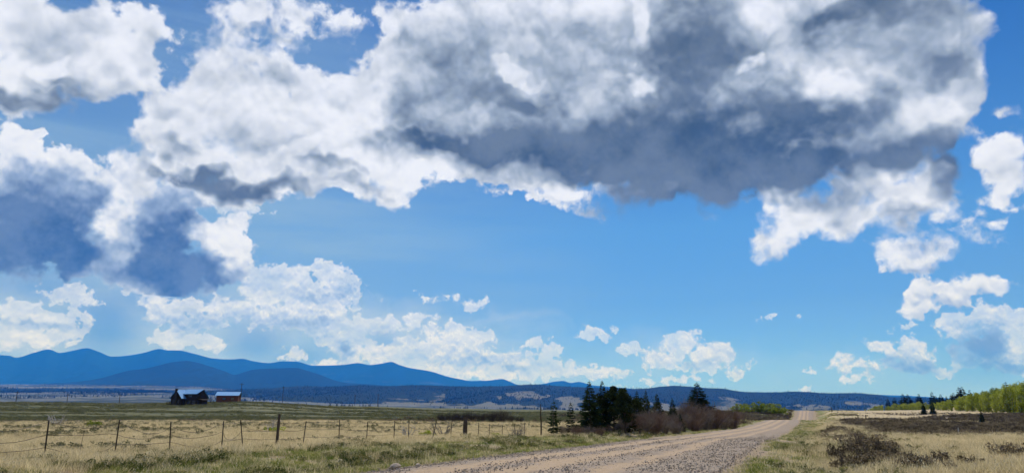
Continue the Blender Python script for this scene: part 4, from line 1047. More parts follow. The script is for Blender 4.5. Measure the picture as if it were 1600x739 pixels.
keep = (rng.uniform(size=len(x)) < T * (1 - S) * sstep(fbm(x * .09, y * .12, 107, 3) + .12 * sstep(y, 60, 90), .50, .66)) & (d < -15)
p = put(x, y, keep, .4, 1.05, 4, grow=.004)
scatter('low_shrubs', *p, lsh, label='low grey green shrubs dotted through the dry fenced field', cat='shrubs')
# taller weeds, dead stalks and pale seed heads on the near verge and at the fence foot
M_weed = leafy('weeds', (.06, .08, .03), (.22, .21, .09), .35, .8, .7)
M_seed = leafy('seed_heads', (.38, .33, .23), (.58, .53, .42), .4, 1.0, .5)
wee = [tuft(180, 40, .30, .22, .016, .6, M_weed), tuft(181, 30, .36, .2, .010, .35, M_dry), leaf_cloud(182, [(random.gauss(0, .12), random.gauss(0, .12), random.uniform(.05, .22), .10) for _ in range(6)], 26, .05, M_weed, .8),
       leaf_cloud(183, [(random.gauss(0, .16), random.gauss(0, .16), random.uniform(.18, .36), .05) for _ in range(5)], 3, .03, M_seed, .8), tuft(184, 26, .2, .26, .018, .8, M_weed)]
x, y = region(60000, -.86, .86, 16, 80, 1.2)
d = lateral(x, y); s_ = np.abs(d)
keep = (rng.uniform(size=len(x)) < np.where(d < 0, sstep(s_, 5.5, 8) * (1 - sstep(s_, 13.5, 16.5)), sstep(s_, 4.8, 6) * (1 - sstep(s_, 11, 15)) * .5) * sstep(fbm(x * .5, y * .5, 109, 3), .42, .6) * .75)
p = put(x, y, keep, .6, 1.25, len(wee))
scatter('weeds', *p, wee, label='dark weeds and dead stalks along the verge and the fence foot', cat='weeds')


def pebble(seed, r=1.0, rough=.25, sub=1):
    bm = bmesh.new()
    bmesh.ops.create_icosphere(bm, subdivisions=sub, radius=r)
    rr = random.Random(seed)
    sx, sy, sz = rr.uniform(.8, 1.25), rr.uniform(.7, 1.1), rr.uniform(.5, .75)
    for q in bm.verts:
        k = 1 + rr.uniform(-rough, rough)
        q.co = Vector((q.co.x * sx * k, q.co.y * sy * k, q.co.z * sz * k))
    me = bpy.data.meshes.new('pebble')
    bm.to_mesh(me); bm.free()
    me.materials.append(M_stone)
    return me


# loose gravel: thick on the shoulders and between the wheel tracks
n = 60000
y = 12 + 75 * rng.uniform(0, 1, n) ** 1.9
w = rng.uniform(-1.12, 1.12, n)
lat = w * ROAD_HALF
tr = sum(np.exp(-((lat + (fbm(y * .35, lat * .3, 81, 3) - .5) * 1.6 - c) / .62) ** 2) for c in (-2.2, -.3, 1.5))
keep = rng.uniform(size=n) < np.clip(1.0 - 1.1 * tr, .05, 1) * .75 * (1 - .9 * sstep(y, 34, 62)) * np.where(np.abs(w) > 1, .35, 1)
y, w, lat = y[keep], w[keep], lat[keep]
x = road_x(y) + lat / .928
z = H(x, y, False) + 0.10 * (1 - np.clip(np.abs(w), 0, 1) ** 2) - 0.03 * sum(np.exp(-((lat - c) / .45) ** 2) for c in (-2.2, -.3, 1.5)) + .005
s = .011 + .022 * rng.uniform(size=len(x)) ** 3
scatter('gravel', np.stack([x, y, z], -1), rng.uniform(0, 6.28, (len(x), 3)), np.stack([s, s, s], -1), rng.integers(0, 4, len(x)), [pebble(i) for i in range(4)],
        label='loose grey gravel on the road shoulders and between the tracks', cat='gravel')


# ------------------------------------------------------------------ fence
M_steel = plain('rusty_steel', (.045, .035, .03), (.025, .02, .018), 20, .7, .3)
M_wood = plain('weathered_wood', (.10, .08, .065), (.05, .04, .035), 14, .9, .1, stretch=(1, 1, .12), bmp=.5)
M_wire = plain('wire', (.06, .05, .045), (.04, .035, .03), 10, .6, .4)


def build_fence():
    root = empty('barbed_wire_fence', (FENCE_POSTS[2][0], FENCE_POSTS[2][1], h1(*FENCE_POSTS[2][:2])),
                 label='sagging barbed wire fence on thin steel posts beside the dry field', cat='fence')
    o = Vector(root.location)
    thin = sorted([q for q in FENCE_POSTS if q[4] == 's'], key=lambda q: q[1])
    tops = []
    r = random.Random(5)
    for (x, y, hh, lean, kind) in FENCE_POSTS:
        z = h1(x, y)
        s = Shape()
        dx = math.sin(R(lean))
        if kind == 's':                            # T-section steel post
            for (bx, by, sx, sy) in ((0, 0, .045, .012), (0, .024, .012, .036)):
                s.box((bx, by, hh / 2 - .1), (sx, sy, hh + .2))
            for k in range(10):
                s.box((0, -.009, .25 + k * hh * .07), (.02, .008, .018))
            m, nm = M_steel, 'post'
        else:
            n = 9
            pts = [(r.gauss(0, .006), r.gauss(0, .006), -.2 + (hh + .2) * i / 6) for i in range(7)]
            s.tube(pts, [kind / 2 * r.uniform(.93, 1.06) for _ in pts], n)
            m, nm = M_wood, 'post'
        p = s.build(nm, m, root, loc=Vector((x, y, z)) - o, rot=(R(r.gauss(0, 2)), R(lean), R(22 + r.gauss(0, 6))))
        if kind != 's':
            p['label'] = 'thick dark wooden post' if kind > .2 else 'tall round wooden post'
        else:
            tops.append((Vector((x, y, z)), Vector((dx, 0, 1)), hh))
    for lvl in (.93, .62, .33):
        pts = []
        for i in range(len(tops) - 1):
            (p, up_, hh), (p2, up2, h2) = tops[i], tops[i + 1]
            j = r.gauss(0, .03); a = p + up_ * (hh * lvl + j); b = p2 + up2 * (h2 * lvl + r.gauss(0, .03))
            sag = abs(r.gauss(.10, .08)) * (1.6 if i < 7 else .7); sk = r.uniform(.35, .65)
            for k in range(8):
                t = k / 8
                tt = t ** (math.log(.5) / math.log(sk))
                pts.append(a.lerp(b, t) - Vector((0, 0, sag * 4 * tt * (1 - tt))) + Vector((0, 0, r.gauss(0, .006))) - o)
        pts.append(tops[-1][0] + Vector((0, 0, tops[-1][2] * lvl)) - o)
        s = Shape()
        s.tube(pts, [.0095] * len(pts), 3)
        s.build('wire', M_wire, root)
    # a loose stay hanging in the wires
    for (px_, py_) in ((-14.65, 25.1), (-4.6, 42.6)):
        s = Shape()
        z = h1(px_, py_)
        s.tube([(px_, py_, z + .15), (px_ + .02, py_, z + .5), (px_ + .05, py_, z + .92)], [.009] * 3, 4)
        q = s.build('wire_stay', M_wire, root); q.location = -o


build_fence()

# ------------------------------------------------------------------ trees
M_bark = plain('bark', (.075, .055, .042), (.04, .03, .024), 10, .95, .1, stretch=(1, 1, .3), bmp=.4)
M_aspen_bark = plain('aspen_bark', (.34, .34, .28), (.10, .10, .08), 7, .9, .1, stretch=(1, 1, 2.0))
M_spruce = leafy('spruce_needles', (.014, .026, .014), (.042, .064, .028), .18, 1.2, .4)
M_spruce_far = leafy('fir_needles', (.012, .022, .014), (.026, .040, .022), .1, 1.0, .4)
M_pine = leafy('pine_needles', (.013, .022, .012), (.038, .052, .022), .15, 1.2, .4)
M_aspen = leafy('aspen_leaves', (.13, .17, .03), (.38, .42, .085), .5, .35, .8, (1, 1, .6))
M_shrubleaf = leafy('shrub_leaves', (.14, .19, .03), (.36, .40, .08), .45, .5, .4, (1, 1, .6))


def conifer_crown(seed, h, R0, density, mat, bare=.06, power=.85, droop=.22, wide=1.0):
    r = random.Random(seed)
    V, F = [], []
    whorls = int(h * 5.2 * density)
    for i in range(whorls):
        t = (i + r.uniform(-.3, .3)) / whorls
        z = h * (bare + (1 - bare) * min(max(t, 0), .985))
        rad = R0 * (1 - t) ** power * r.uniform(.68, 1.15) + .03
        nb = max(4, int((7 if t < .8 else 5) * (density if density < 1 else 1)))
        a0 = r.uniform(0, 6.28)
        for k in range(nb):
            if r.random() < .12: continue
            a = a0 + 6.283 * k / nb + r.gauss(0, .25)
            L = rad * r.uniform(.65, 1.12)
            m = max(3, int(L / .13))
            for s in range(m):
                q = (s + .6) / m
                cz = z + L * (-droop * math.sin(q * 2.4) + .16 * q * q) + r.gauss(0, .025)
                c = Vector((math.cos(a) * L * q, math.sin(a) * L * q, cz))
                w = wide * (.20 + .17 * (1 - q)) * min(1.0, .25 + 1.5 * rad / R0) * r.uniform(.7, 1.3)
                for e in range(2):
                    an = a + (1 if e else -1) * r.uniform(.3, 1.0)
                    d1 = Vector((math.cos(an), math.sin(an), r.uniform(-.35, .25))) * w
                    d2 = Vector((-math.sin(a) * .25, math.cos(a) * .25, r.uniform(-.6, .1))) * w
                    n = len(V)
                    V += [tuple(c), tuple(c + d1 * .55 + d2 * .55), tuple(c + d1 * 1.05), tuple(c + d1 * .5 - d2 * .4)]
                    F.append((n, n + 1, n + 2, n + 3))
    # leader
    for k in range(14):
        z = h * (.90 + .13 * k / 14); a = r.uniform(0, 6.28); w = .11 * (1.06 - k / 14)
        n = len(V)
        V += [(0, 0, z - .04), (math.cos(a) * w, math.sin(a) * w, z - .02), (math.cos(a) * w * .3, math.sin(a) * w * .3, z + .06), (0, 0, z + .06)]
        F.append((n, n + 1, n + 2, n + 3))
    return mesh('crown', V, F, mat)


def trunk_mesh(h, r0, mat, seed=0, limbs=0, bend=.02, top=.97, lift=.5):
    r = random.Random(seed)
    s = Shape()
    n = 8
    pts = [Vector((r.gauss(0, bend) * h * i / n, r.gauss(0, bend) * h * i / n, h * top * i / n - .1)) for i in range(n + 1)]
    s.tube(pts, [r0 * (1 - .92 * i / n) * (1.35 if i == 0 else 1) for i in range(n + 1)], 6)
    for k in range(limbs):
        i = r.randint(2, n - 1); a = r.uniform(0, 6.28); L = h * r.uniform(.12, .24) * (1.15 - i / n)
        p = pts[i]
        s.tube([p, p + Vector((math.cos(a) * L * .5, math.sin(a) * L * .5, L * lift * .6)), p + Vector((math.cos(a) * L, math.sin(a) * L, L * lift * 1.4))],
               [r0 * .30, r0 * .2, r0 * .07], 4)
    return s.mesh('trunk', mat)


def plant(name, crown, trunk, x, y, ztop, hh, width=1.0, spin=None, parts=('crown', 'trunk'), sink=.05, **k):
    z = h1(x, y)
    sc = max(ztop - z, .4) / hh
    root = empty(name, (x, y, z - sink), random.uniform(0, 6.28) if spin is None else spin, **k)
    root.scale = (sc * width, sc * width, sc)
    if trunk: obj(parts[1], trunk, root)
    obj(parts[0], crown, root)
    return root


spr = [(conifer_crown(200 + i, 5.0, 1.5, 1.5, M_spruce, .05, .95, .2, 1.25), trunk_mesh(5.0, .085, M_bark, i, 6, .004)) for i in range(4)]
thin = [(conifer_crown(210 + i, 4.0, .95, 1.0, M_spruce, .02, .8, .1), trunk_mesh(4.0, .05, M_bark, i + 9, 10, .006)) for i in range(2)]
ORD = ['first', 'second', 'third', 'fourth', 'fifth', 'sixth', 'seventh', 'eighth', 'ninth', 'tenth', 'eleventh', 'twelfth', 'thirteenth', 'fourteenth',
       'fifteenth', 'sixteenth', 'seventeenth', 'eighteenth', 'nineteenth', 'twentieth']
SPRUCE_LABEL = [
    'thin young spruce with see-through branches, next to the bare snag',
    'small thin spruce between the see-through young spruce and the tall dark spruces',
    'tall narrow dark spruce at the near end of the dense tree clump',
    'dark spruce with a bare pointed leader, taller neighbour of the round pine',
    'dark spruce on the road side of the round topped pine',
    'slim spruce rising behind the willows, first beyond the dense clump',
    'narrowest slim spruce, middle one of the three behind the willows',
    'broad short spruce, last of the three behind the willows',
    'small pointed spruce standing low among the willow thicket',
    'dark young spruce buried in the willows below the small pointed spruce',
    'large broad spruce standing alone above the far end of the thicket',
]
for i, ((x, y, zt, w, kind), lab) in enumerate(zip(SPRUCES, SPRUCE_LABEL)):
    c, t = thin[i % 2] if kind == 'sparse' else spr[i % 4]
    plant('spruce_tree', c, t, x, y, zt, 4.0 if kind == 'sparse' else 5.0, w, label=lab, cat='tree', group='spruces beside the gravel road')

r_ = random.Random(3)
pine_clumps = [(r_.gauss(0, .75), r_.gauss(0, .75), 1.5 + 2.7 * r_.random(), r_.uniform(.30, .50)) for _ in range(42)]
pine_clumps = [(cx * min(1, 1.25 - abs(cz - 2.7) * .35), cy_ * min(1, 1.25 - abs(cz - 2.7) * .35), cz, rr) for cx, cy_, cz, rr in pine_clumps]
plant('pine_tree', leaf_cloud(221, pine_clumps, 150, .16, M_pine, .75), trunk_mesh(4.4, .12, M_bark, 31, 16, .01), 9.25, 66.5, 1.65 + 40 / 1175 * 66.5, 4.55, 1.05,
      label='round topped dark pine in the middle of the dense tree clump', cat='tree')
plant('pine_tree', leaf_cloud(222, [(cx * .8, cy_ * .8, cz * .8, rr) for cx, cy_, cz, rr in pine_clumps[:30]], 130, .16, M_pine, .75), trunk_mesh(3.6, .1, M_bark, 32, 12, .01),
      9.9, 64.2, 1.65 + 31 / 1175 * 64, 3.6, 1.0, label='lower dark pine with drooping boughs in front of the round topped pine', cat='tree')

# bare snag
s = Shape()
s.tube([(0, 0, -.1), (.02, 0, 1), (-.02, .01, 2), (.0, 0, 2.75)], [.07, .06, .045, .02], 7)
for z, a, L in ((2.6, 2.6, .35), (2.2, .4, .25), (1.7, 3.4, .4), (1.3, .8, .35), (1.0, 2.2, .3), (2.45, 3.3, .22)):
    s.tube([(0, 0, z), (math.cos(a) * L, math.sin(a) * L * .5, z + .1)], [.02, .006], 4)
xs_, ys_ = (845 - 800) / 1141 * 61, 61
root = empty('dead_tree', (xs_, ys_, h1(xs_, ys_)), label='bare dead trunk with broken stubs left of the thin spruce', cat='tree')
s.build('trunk', M_bark, root)

# conifers standing in and behind the aspens
far_c = [(conifer_crown(230 + i, 8.0, 2.1, .6, M_spruce_far, .05, .85, .2, 2.6), trunk_mesh(8.0, .14, M_bark, i + 40)) for i in range(3)]
for i, (x, y, zt) in enumerate(sorted(BACK_CONIFERS, key=lambda q: q[0] / q[1])):
    plant('fir_tree', *far_c[i % 3], x, y, zt, 8.0, 1.1 + .4 * random.random(), label='dark fir tip above the aspen grove, %s from the road end' % ORD[i], cat='tree', group='firs behind the aspen grove')
fl = ['dark cone shaped fir in front of the grove, shorter of the two standing together', 'dark cone shaped fir in front of the grove, taller of the two standing together',
      'small dark fir standing alone on the sagebrush flat']
for i, (x, y, zt) in enumerate(FIELD_CONIFERS):
    plant('fir_tree', *spr[(i + 1) % 4], x, y, zt, 5.0, 1.05, label=fl[i], cat='tree')


def aspen(seed, h=6.0):
    r = random.Random(seed)
    cl = []
    for i in range(30):
        z = h * r.uniform(.10, .99)
        w = h * .17 * math.sin(min(1, (z / h - .12) / .88) * 2.9) ** .7 + .1 if z / h > .12 else .55
        a = r.uniform(0, 6.28); d = w * math.sqrt(r.random())
        cl.append((math.cos(a) * d, math.sin(a) * d, z, r.uniform(.25, .6)))
    return leaf_cloud(seed, cl, 62, .165, M_aspen, 1.5), trunk_mesh(h, .07, M_aspen_bark, seed, 12, .012, .96, 1.4)


asp = [aspen(240 + i) for i in range(5)]
for i, (x, y, zt) in enumerate(ASPENS):
    plant('aspen_tree', *asp[i % 5], x, y, zt, 6.0, (.95 + .4 * random.random()) * min(1.5, max(1.0, 6.0 / max(zt - h1(x, y), 3.0))), label='slender young yellow green aspen in the dense grove beyond the right flat', cat='tree', group='aspens of the grove')


def shrub(seed, h=3.0, w=1.8, mat=None, per=70, leaf=.16):
    r = random.Random(seed)
    cl = []
    for i in range(34):
        a = r.uniform(0, 6.28); d = w * math.sqrt(r.random()); top = h * (1 - .55 * (d / w) ** 2)
        cl.append((math.cos(a) * d, math.sin(a) * d, r.uniform(.25, 1) * top * .92, r.uniform(.3, .5)))
    return leaf_cloud(seed, cl, per, leaf, mat or M_shrubleaf, .9)


gsh = [(shrub(250 + i), twig_bush(255 + i, 10, 2.6, 1.3, .03, M_bark, 2)) for i in range(3)]
for i, (x, y, zt) in enumerate(GREEN_SHRUBS):
    plant('leafy_shrub', *gsh[i % 3], x, y, zt, 3.0, 1.15, parts=('crown', 'stems'), label='yellow green shrub in the row by the road crest, %s from the willow thicket' % ORD[i], cat='shrub', group='green shrubs by the road crest')

M_willow = plain('willow_twigs', (.245, .16, .118), (.11, .074, .057), 3, .9, .15)
M_willow2 = plain('grey_willow_twigs', (.28, .225, .185), (.13, .105, .09), 3, .9, .15)
M_willow3 = plain('dark_willow_twigs', (.075, .058, .055), (.04, .032, .03), 3, .9, .15)
wil = [twig_bush(260 + i, 72, 2.4, 1.35, .016, (M_willow, M_willow2)[i % 2], 6, 3, upright=.75) for i in range(4)]
for i, (x, y, zt) in enumerate(WILLOWS):
    z = h1(x, y); sc = (zt - z) / 2.35 * random.uniform(.72, 1.15)
    o = obj('willow_bush', wil[(i * 7) % 4], None, (x, y, z - .05), (0, 0, random.uniform(0, 6.28)))
    o.scale = (sc * 1.25 if sc < .8 else sc * 1.1,) * 2 + (sc,)
    tag(o, 'leafless reddish grey willow bush in the thicket along the road', 'bush', 'bare willows along the road')
dwil = [twig_bush(270 + i, 60, 2.2, 1.5, .016, M_willow3, 7, 3) for i in range(3)]
for i, (x, y, zt) in enumerate(DITCH_WILLOWS):
    z = h1(x, y); sc = max((zt - z) / 2.1, .5)
    o = obj('willow_bush', dwil[i % 3], None, (x, y, z - .05), (0, 0, random.uniform(0, 6.28)))
    o.scale = (sc * 1.1, sc * 1.1, sc)
    tag(o, 'dark leafless willow at the foot of the hill, %s from the left of its row' % ORD[i], 'bush', 'dark willows at the foot of the hill')


# ------------------------------------------------------------------ cabin and shed on the rise
M_log = plain('dark_logs', (.036, .025, .021), (.02, .015, .014), 5, .85, .2, stretch=(.3, .3, 3), bmp=.3)
M_log2 = plain('brown_logs', (.21, .075, .048), (.12, .048, .034), 5, .85, .2, stretch=(.3, .3, 3), bmp=.3)
M_roof = plain('sky_tinted_metal_roof', (.13, .33, .64), (.11, .29, .57), 1.2, .5, .3, .1)  # blue is the sky's reflection painted into the metal's base colour
M_chim = plain('chimney_stone', (.06, .05, .045), (.03, .027, .025), 8)
M_win = plain('window_glass', (.02, .025, .03), (.012, .015, .02), 2, .08, .8)
M_frame = plain('window_frame', (.10, .08, .065), None, 4)


def gable_walls(s, x0, x1, y0, y1, z0, eave, ridge, along='x'):
    """Log walls with gables: courses stand proud of each other."""
    n = int((eave - z0) / .28)
    for k in range(n):
        z = z0 + (k + .5) * (eave - z0) / n
        e = .03 if k % 2 else 0.0
        s.box(((x0 + x1) / 2, (y0 + y1) / 2, z), (x1 - x0 + 2 * e, y1 - y0 + 2 * e, (eave - z0) / n - .012 * (k % 2)))
    if along == 'x':
        ym = (y0 + y1) / 2
        p = [(x0, y0, eave), (x0, y1, eave), (x0, ym, ridge), (x1, y0, eave), (x1, y1, eave), (x1, ym, ridge)]
    else:
        xm = (x0 + x1) / 2
        p = [(x0, y0, eave), (x1, y0, eave), (xm, y0, ridge), (x0, y1, eave), (x1, y1, eave), (xm, y1, ridge)]
    s.add(p, [(0, 1, 2), (3, 5, 4), (0, 2, 5, 3), (1, 4, 5, 2), (0, 3, 4, 1)])


def slab(s, a, b, c, d, th=.10):
    """A sloping roof sheet with thickness from four corners, with standing seams."""
    a, b, c, d = map(Vector, (a, b, c, d))
    n = (b - a).cross(d - a).normalized()
    if n.z < 0: n = -n
    p = [a, b, c, d]
    s.add([q for q in p] + [q + n * th for q in p], [(3, 2, 1, 0), (4, 5, 6, 7), (0, 1, 5, 4), (1, 2, 6, 5), (2, 3, 7, 6), (3, 0, 4, 7)])
    L = (b - a).length
    for i in range(1, int(L / .6)):
        t = i / int(L / .6)
        p0, p1 = a.lerp(b, t) + n * (th + .015), d.lerp(c, t) + n * (th + .015)
        s.tube([p0, p1], [.02, .02], 3)


def window(parent, loc, w, hgt, rz=0.0):
    s = Shape()
    for x_, z_, sx, sz in ((0, hgt / 2, w + .16, .08), (0, -hgt / 2, w + .16, .08), (-w / 2, 0, .08, hgt), (w / 2, 0, .08, hgt), (0, 0, .05, hgt)):
        s.box((x_, 0, z_), (sx, .10, sz))
    f = s.build('window', M_frame, parent, loc=loc, rot=(0, 0, rz))
    g_ = Shape(); g_.box((0, .02, 0), (w - .05, .03, hgt - .05))
    g_.build('pane', M_win, f)


def build_cabin():
    x, y = -113.6, 252.0
    z = h1(x + 1, y) - .35
    root = empty('log_cabin', (x, y, z), R(-10), label='dark log cabin with metal roof tinted with sky reflection on the green rise', cat='house')
    root.scale = (.77, .85, 1.0)
    s = Shape()
    gable_walls(s, -5.6, 6.6, 0, 7.2, -1.2, 3.2, 5.75, 'x')
    s.box((2.6, .55, 3.55), (7.4, 1.0, 1.15))                      # wall of the long dormer
    s.build('wall', M_log, root)
    s = Shape()
    gable_walls(s, -4.4, .7, -2.6, .2, -1.2, 3.0, 5.45, 'y')
    s.build('gable_wing', M_log, root)
    rf = Shape()
    slab(rf, (-6.2, -.75, 2.85), (-1.9, -.75, 2.85), (-1.9, 3.6, 5.82), (-6.2, 3.6, 5.82))
    slab(rf, (-1.9, -.2, 3.2), (-1.2, -.2, 3.2), (-1.2, 3.6, 5.82), (-1.9, 3.6, 5.82))
    slab(rf, (-1.2, -.35, 4.22), (6.4, -.35, 4.22), (6.9, 3.6, 5.84), (-1.2, 3.6, 5.84))
    slab(rf, (7.0, 7.9, 2.9), (-6.2, 7.9, 2.9), (-6.2, 3.62, 5.85), (7.0, 3.62, 5.85))
    roof = rf.build('roof', M_roof, root)
    rw = Shape()
    slab(rw, (-4.85, -3.1, 2.65), (-4.85, 2.6, 2.65), (-1.85, 2.6, 5.60), (-1.85, -3.1, 5.60))
    slab(rw, (1.15, 2.6, 2.65), (1.15, -3.1, 2.65), (-1.85, -3.1, 5.605), (-1.85, 2.6, 5.605))
    rw.build('roof', M_roof, root)
    ch = Shape()
    ch.box((-1.85, -2.9, 2.2), (.95, .6, 7.4)); ch.box((-1.85, -2.9, 5.98), (1.1, .75, .16))
    ch.build('chimney', M_chim, roof)
    pr = Shape()
    slab(pr, (6.9, .1, 2.55), (9.1, .1, 2.2), (9.1, 6.5, 2.2), (6.9, 6.5, 2.55), .08)
    porch = pr.build('porch', M_log, root)
    for py_ in (.4, 3.2, 6.2):
        q = Shape(); q.box((8.9, py_, .45), (.16, .16, 3.4)); q.build('porch_post', M_log, porch)
    dk = Shape(); dk.box((7.9, 3.3, .15), (2.3, 6.2, .18)); dk.box((7.9, .2, .75), (2.2, .06, .1)); dk.box((9.0, 3.3, .75), (.06, 6.2, .1))
    dk.build('deck', M_log, porch)
    d2 = Shape(); d2.box((-7.1, 2.2, .95), (2.9, 4.2, .18)); d2.box((-7.1, .15, 1.75), (2.9, .06, .09)); d2.box((-8.5, 2.2, 1.75), (.06, 4.2, .09))
    deck = d2.build('deck', M_log, root)
    for px_, py_ in ((-8.4, .2), (-7.1, .2), (-5.8, .2), (-8.4, 4.2)):
        q = Shape(); q.box((px_, py_, .2), (.18, .18, 3.1)); q.build('deck_post', M_log, deck)
    window(root, (-1.0 - 1.9 + .1, -2.68, 1.7), .9, 1.2)
    window(root, (-.55, -2.68, 1.7), .6, 1.2)
    window(root, (2.6, -.07, 1.5), 1.6, 1.1)
    window(root, (5.0, -.07, 1.5), 1.2, 1.1)
    window(root, (3.0, .0, 3.62), 1.6, .6)
    dr = Shape(); dr.box((1.3, -.07, .75), (.95, .09, 2.05)); dr.build('door', M_frame, root)


def build_shed():
    x, y = -110.3, 272.0
    z = h1(x + 4, y) - .12
    root = empty('log_shed', (x, y, z), R(9), label='small brown log shed with pale metal roof beside the cabin', cat='shed')
    s = Shape()
    gable_walls(s, -.2, 7.5, 0, 4.8, -.8, 2.75, 3.9, 'x')
    s.build('wall', M_log2, root)
    rf = Shape()
    slab(rf, (-.65, -.55, 2.62), (7.95, -.55, 2.62), (7.95, 2.4, 4.0), (-.65, 2.4, 4.0))
    slab(rf, (7.95, 5.35, 2.62), (-.65, 5.35, 2.62), (-.65, 2.4, 4.003), (7.95, 2.4, 4.003))
    rf.build('roof', M_roof, root)
    dr = Shape(); dr.box((-.27, 1.6, .9), (.08, 1.1, 2.0)); dr.build('door', M_frame, root)
    dk = Shape(); dk.box((-1.1, 2.2, .02), (1.7, 3.2, .2)); dk.build('step', M_log2, root)
    window(root, (5.6, -.07, 1.5), 1.0, .8)
    window(root, (2.6, -.07, 1.5), 1.0, .8)


build_cabin()
build_shed()

POLE_LABEL = ['slender utility pole on the skyline, farthest of three left of the cabin', 'slender utility pole on the skyline, middle one of three left of the cabin',
              'slender utility pole on the skyline, nearest of three left of the cabin', '', 'tall slender utility pole on the skyline between shed and the paired poles',
              'utility pole on the skyline, first of the pair above the mid fence', 'utility pole on the skyline, second of the pair above the mid fence']
M_pole = plain('pole_wood', (.085, .07, .06), (.05, .042, .036), 6, .9, .1, stretch=(1, 1, .1))
for i, (x, y, zt) in enumerate(UTILITY_POLES):
    z = h1(x, y)
    root = empty('utility_pole', (x, y, z - .3), R(25), label='tall thin utility pole standing right behind the log shed' if i == 3 else POLE_LABEL[i],
                 cat='pole', group=None if i == 3 else 'utility poles along the hill')
    s = Shape(); s.tube([(0, 0, 0), (0, 0, (zt - z + .3) * .5), (0, 0, zt - z + .3)], [.17, .15, .12], 7); s.build('pole', M_pole, root)
    s = Shape(); s.box((0, .14, zt - z - .3), (1.9, .1, .12)); c_ = s.build('crossarm', M_pole, root)
    for k in (-.85, -.4, .4, .85):
        q = Shape(); q.tube([(k, .14, zt - z - .24), (k, .14, zt - z - .08)], [.05, .035], 6); q.build('insulator', M_pole, c_)

# ------------------------------------------------------------------ deadwood, rocks and small markers
M_bleach = plain('bleached_wood', (.50, .48, .45), (.32, .30, .28), 10, .9, .1, stretch=(1, 1, .2))
M_grey_wood = plain('grey_deadwood', (.24, .22, .20), (.12, .11, .10), 10, .9, .1)


def deadwood(px, Y, hh, wid, n, mat, seed, label, thick=.035):
    r = random.Random(seed)
    x = (px - 800) / 1141 * Y
    s = Shape()
    for i in range(n):
        a = r.uniform(-1, 1); b = r.uniform(-.4, .4)
        L = hh * r.uniform(.5, 1.05)
        p0 = Vector((r.gauss(0, wid * .10), r.gauss(0, .1), -.05))
        p3 = p0 + Vector((a * wid * .5, b * wid * .4, L))
        mid_ = p0.lerp(p3, .5) + Vector((r.gauss(0, .08), 0, r.gauss(0, .08)))
        s.tube([p0, mid_, p3], [thick * r.uniform(.7, 1.2), thick * .65, thick * .2], 5)
        for k in range(3):
            o_ = mid_.lerp(p3, r.random())
            s.tube([o_, o_ + Vector((r.gauss(0, .22), r.gauss(0, .15), r.uniform(.05, .3))) * hh], [thick * .4, thick * .12], 4)
    o = s.build('dead_branches', mat, None, loc=(x, Y, h1(x, Y)))
    tag(o, label, 'deadwood')


deadwood(91, 84, 1.35, 2.3, 10, M_bleach, 1, 'bleached white dead branches behind the first steel post', .075)
deadwood(110, 84, .8, 1.8, 7, M_grey_wood, 2, 'low grey dead branches beside the bleached white ones')
deadwood(427, 62, 1.25, 1.2, 10, M_bleach, 3, 'bleached dead branches beside the tall round fence post', .05)
deadwood(637, 56, .9, 1.1, 9, M_bleach, 4, 'small white twisted dead branches behind the steel posts', .05)
deadwood(691, 55, 1.3, 1.7, 12, M_grey_wood, 5, 'grey tangled dead branches beside the thick wooden post', .045)
deadwood(807, 60, 1.15, 1.7, 22, M_grey_wood, 6, 'cluster of upright grey dead sticks at the end of the fence', .028)
deadwood(150, 78, .7, 1.5, 8, M_grey_wood, 7, 'sparse grey dead sticks in the dry field left of the cabin', .02)
deadwood(316, 82, .7, 1.5, 8, M_grey_wood, 8, 'sparse grey dead sticks in the dry field below the cabin', .02)

sgreen = [leaf_cloud(280 + i, [(r_.gauss(0, .3), r_.gauss(0, .2), r_.uniform(.12, .45), r_.uniform(.14, .24)) for _ in range(12)], 46, .09, M_shrubleaf, .8) for i in range(2)]
for i, (px, Y, sc, lab) in enumerate(((430, 60, 1.1, 'small bright green shrub at the foot of the tall round fence post'), (671, 54, 1.0, 'small green shrub behind the leaning steel post'),
                                      (777, 57, .9, 'small green shrub beyond the thick wooden post'), (152, 80, 1.5, 'low green shrub in the dry field beyond the first two posts'))):
    x = (px - 800) / 1141 * Y
    o = obj('green_shrub', sgreen[i % 2], None, (x, Y, h1(x, Y)), (0, 0, i)); o.scale = (sc,) * 3
    tag(o, lab, 'shrub')

# sagebrush clumps that stand apart
for i, (px, Y, sc, lab) in enumerate(((1306, 26.5, 1.0, 'dark sagebrush clump at the edge of the right verge'), (1338, 29, 1.25, 'wide dark sagebrush clump right of the verge, behind the nearer one'),
                                      (1366, 26, 1.2, 'dark sagebrush clump beside the pale grass'), (1452, 20.8, .8, 'twiggy brown sagebrush low in the pale grass'),
                                      (1556, 24.2, .95, 'lone sagebrush in the pale grass, more compact of two'), (1586, 24.6, .9, 'lone sagebrush in the pale grass, thinner of two'),
                                      (1500, 20.5, .6, 'small brown sagebrush sprig at the bottom of the pale grass'), (1310, 22.0, .9, 'dark sagebrush clump lowest beside the right verge'))):
    x = (px - 800) / 1141 * Y
    root = empty('sagebrush', (x, Y, h1(x, Y) - .03), i * 1.7, label=lab, cat='shrub')
    root.scale = (sc,) * 3
    obj('twigs', sage[i % 3], root)
    obj('leaves', sage[3 + i % 4], root)


def rock(px, Y, size, seed, label, up_=0.0, mat=None):
    x = (px - 800) / 1141 * Y
    me = pebble(seed, 1.0, .16, 2)
    for q in me.vertices:
        q.co = Vector((round(q.co.x * 1.6) / 1.6 * .5 + q.co.x * .5, q.co.y, q.co.z))
    o = obj('rock', me, None, (x, Y, h1(x, Y) + size * .25), (0, .2, seed))
    o.scale = (size,) * 3
    tag(o, label, 'rock')


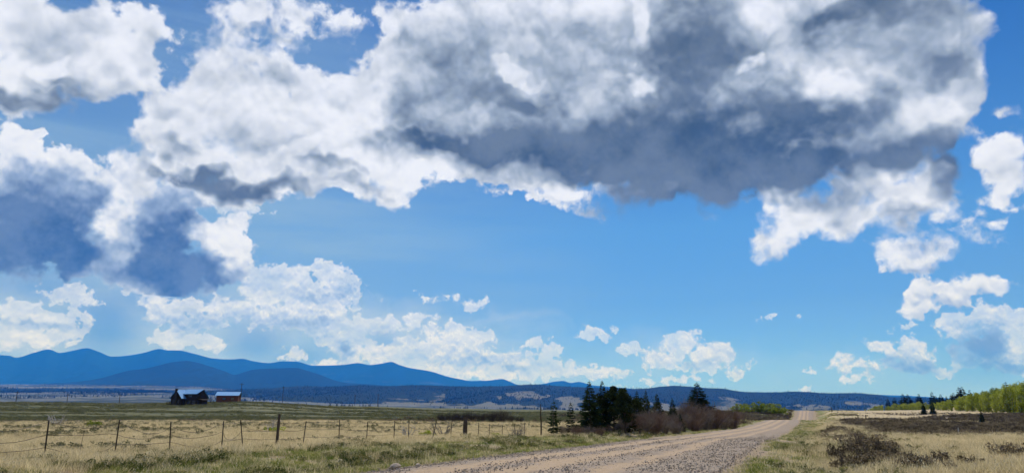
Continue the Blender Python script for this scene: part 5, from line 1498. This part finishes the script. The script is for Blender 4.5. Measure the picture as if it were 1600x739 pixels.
rock(620, 20.3, .17, 3, 'pale angular rock at the near left edge of the gravel')
rock(655, 21.3, .09, 4, 'small white stone at the left edge of the gravel near the angular rock')
rock(731, 40.5, .16, 5, 'dark rock in the green verge below the thick wooden post')
rock(760, 40, .11, 6, 'smaller dark rock in the green verge right of its bigger neighbour')
rock(1285, 72, .26, 7, 'pale stone at the sagebrush edge farthest up the right verge')
rock(1296, 62, .24, 8, 'pale stone at the sagebrush edge, middle of three')
rock(1288, 56, .22, 9, 'pale stone at the sagebrush edge nearest of three')

M_pale_post = plain('pale_post', (.55, .52, .48), (.40, .38, .34), 8)
for px, Y, hh, w_, m_, lab in ((1492.7, 51, .50, .09, M_pale_post, 'short pale stub post in the dark sagebrush'), (1351.5, 150, 1.1, .22, M_wood, 'dark wooden post at the far edge of the sagebrush, taller of two'),
                               (1339, 152, .75, .2, M_wood, 'dark wooden post at the far edge of the sagebrush, shorter of two'), (1299.5, 280, 1.7, .3, M_wood, 'dark post on the skyline right of the road crest')):
    x = (px - 800) / 1141 * Y
    s = Shape(); s.tube([(0, 0, -.1), (0, 0, hh * .6), (.01, 0, hh)], [w_ / 2, w_ / 2 * .97, w_ / 2 * .85], 7)
    tag(s.build('post', m_, None, loc=(x, Y, h1(x, Y))), lab, 'post')

# ------------------------------------------------------------------ air
def build_haze():
    def vol(N, out):
        p = N.node('ShaderNodeVolumePrincipled')
        p.inputs['Color'].default_value = (.02, .24, 1.0, 1)
        p.inputs['Absorption Color'].default_value = (1, 1, 1, 1)
        p.inputs['Density'].default_value = HAZE_DENSITY
        p.inputs['Anisotropy'].default_value = 0.2
        N.put(out.inputs['Volume'], p.outputs[0])
    m = material('haze', vol)
    s = Shape()
    lo, hi = float(v[:, 2].min()) - 1.0, RANGE_TOP + 10.0
    s.box((0, 0, (lo + hi) / 2), (54000, 54000, hi - lo))
    o = s.build('haze', m)
    tag(o, 'blue haze in the air over the whole range land', 'haze', kind='stuff')


HAZE_DENSITY = 5.2e-5
build_haze()
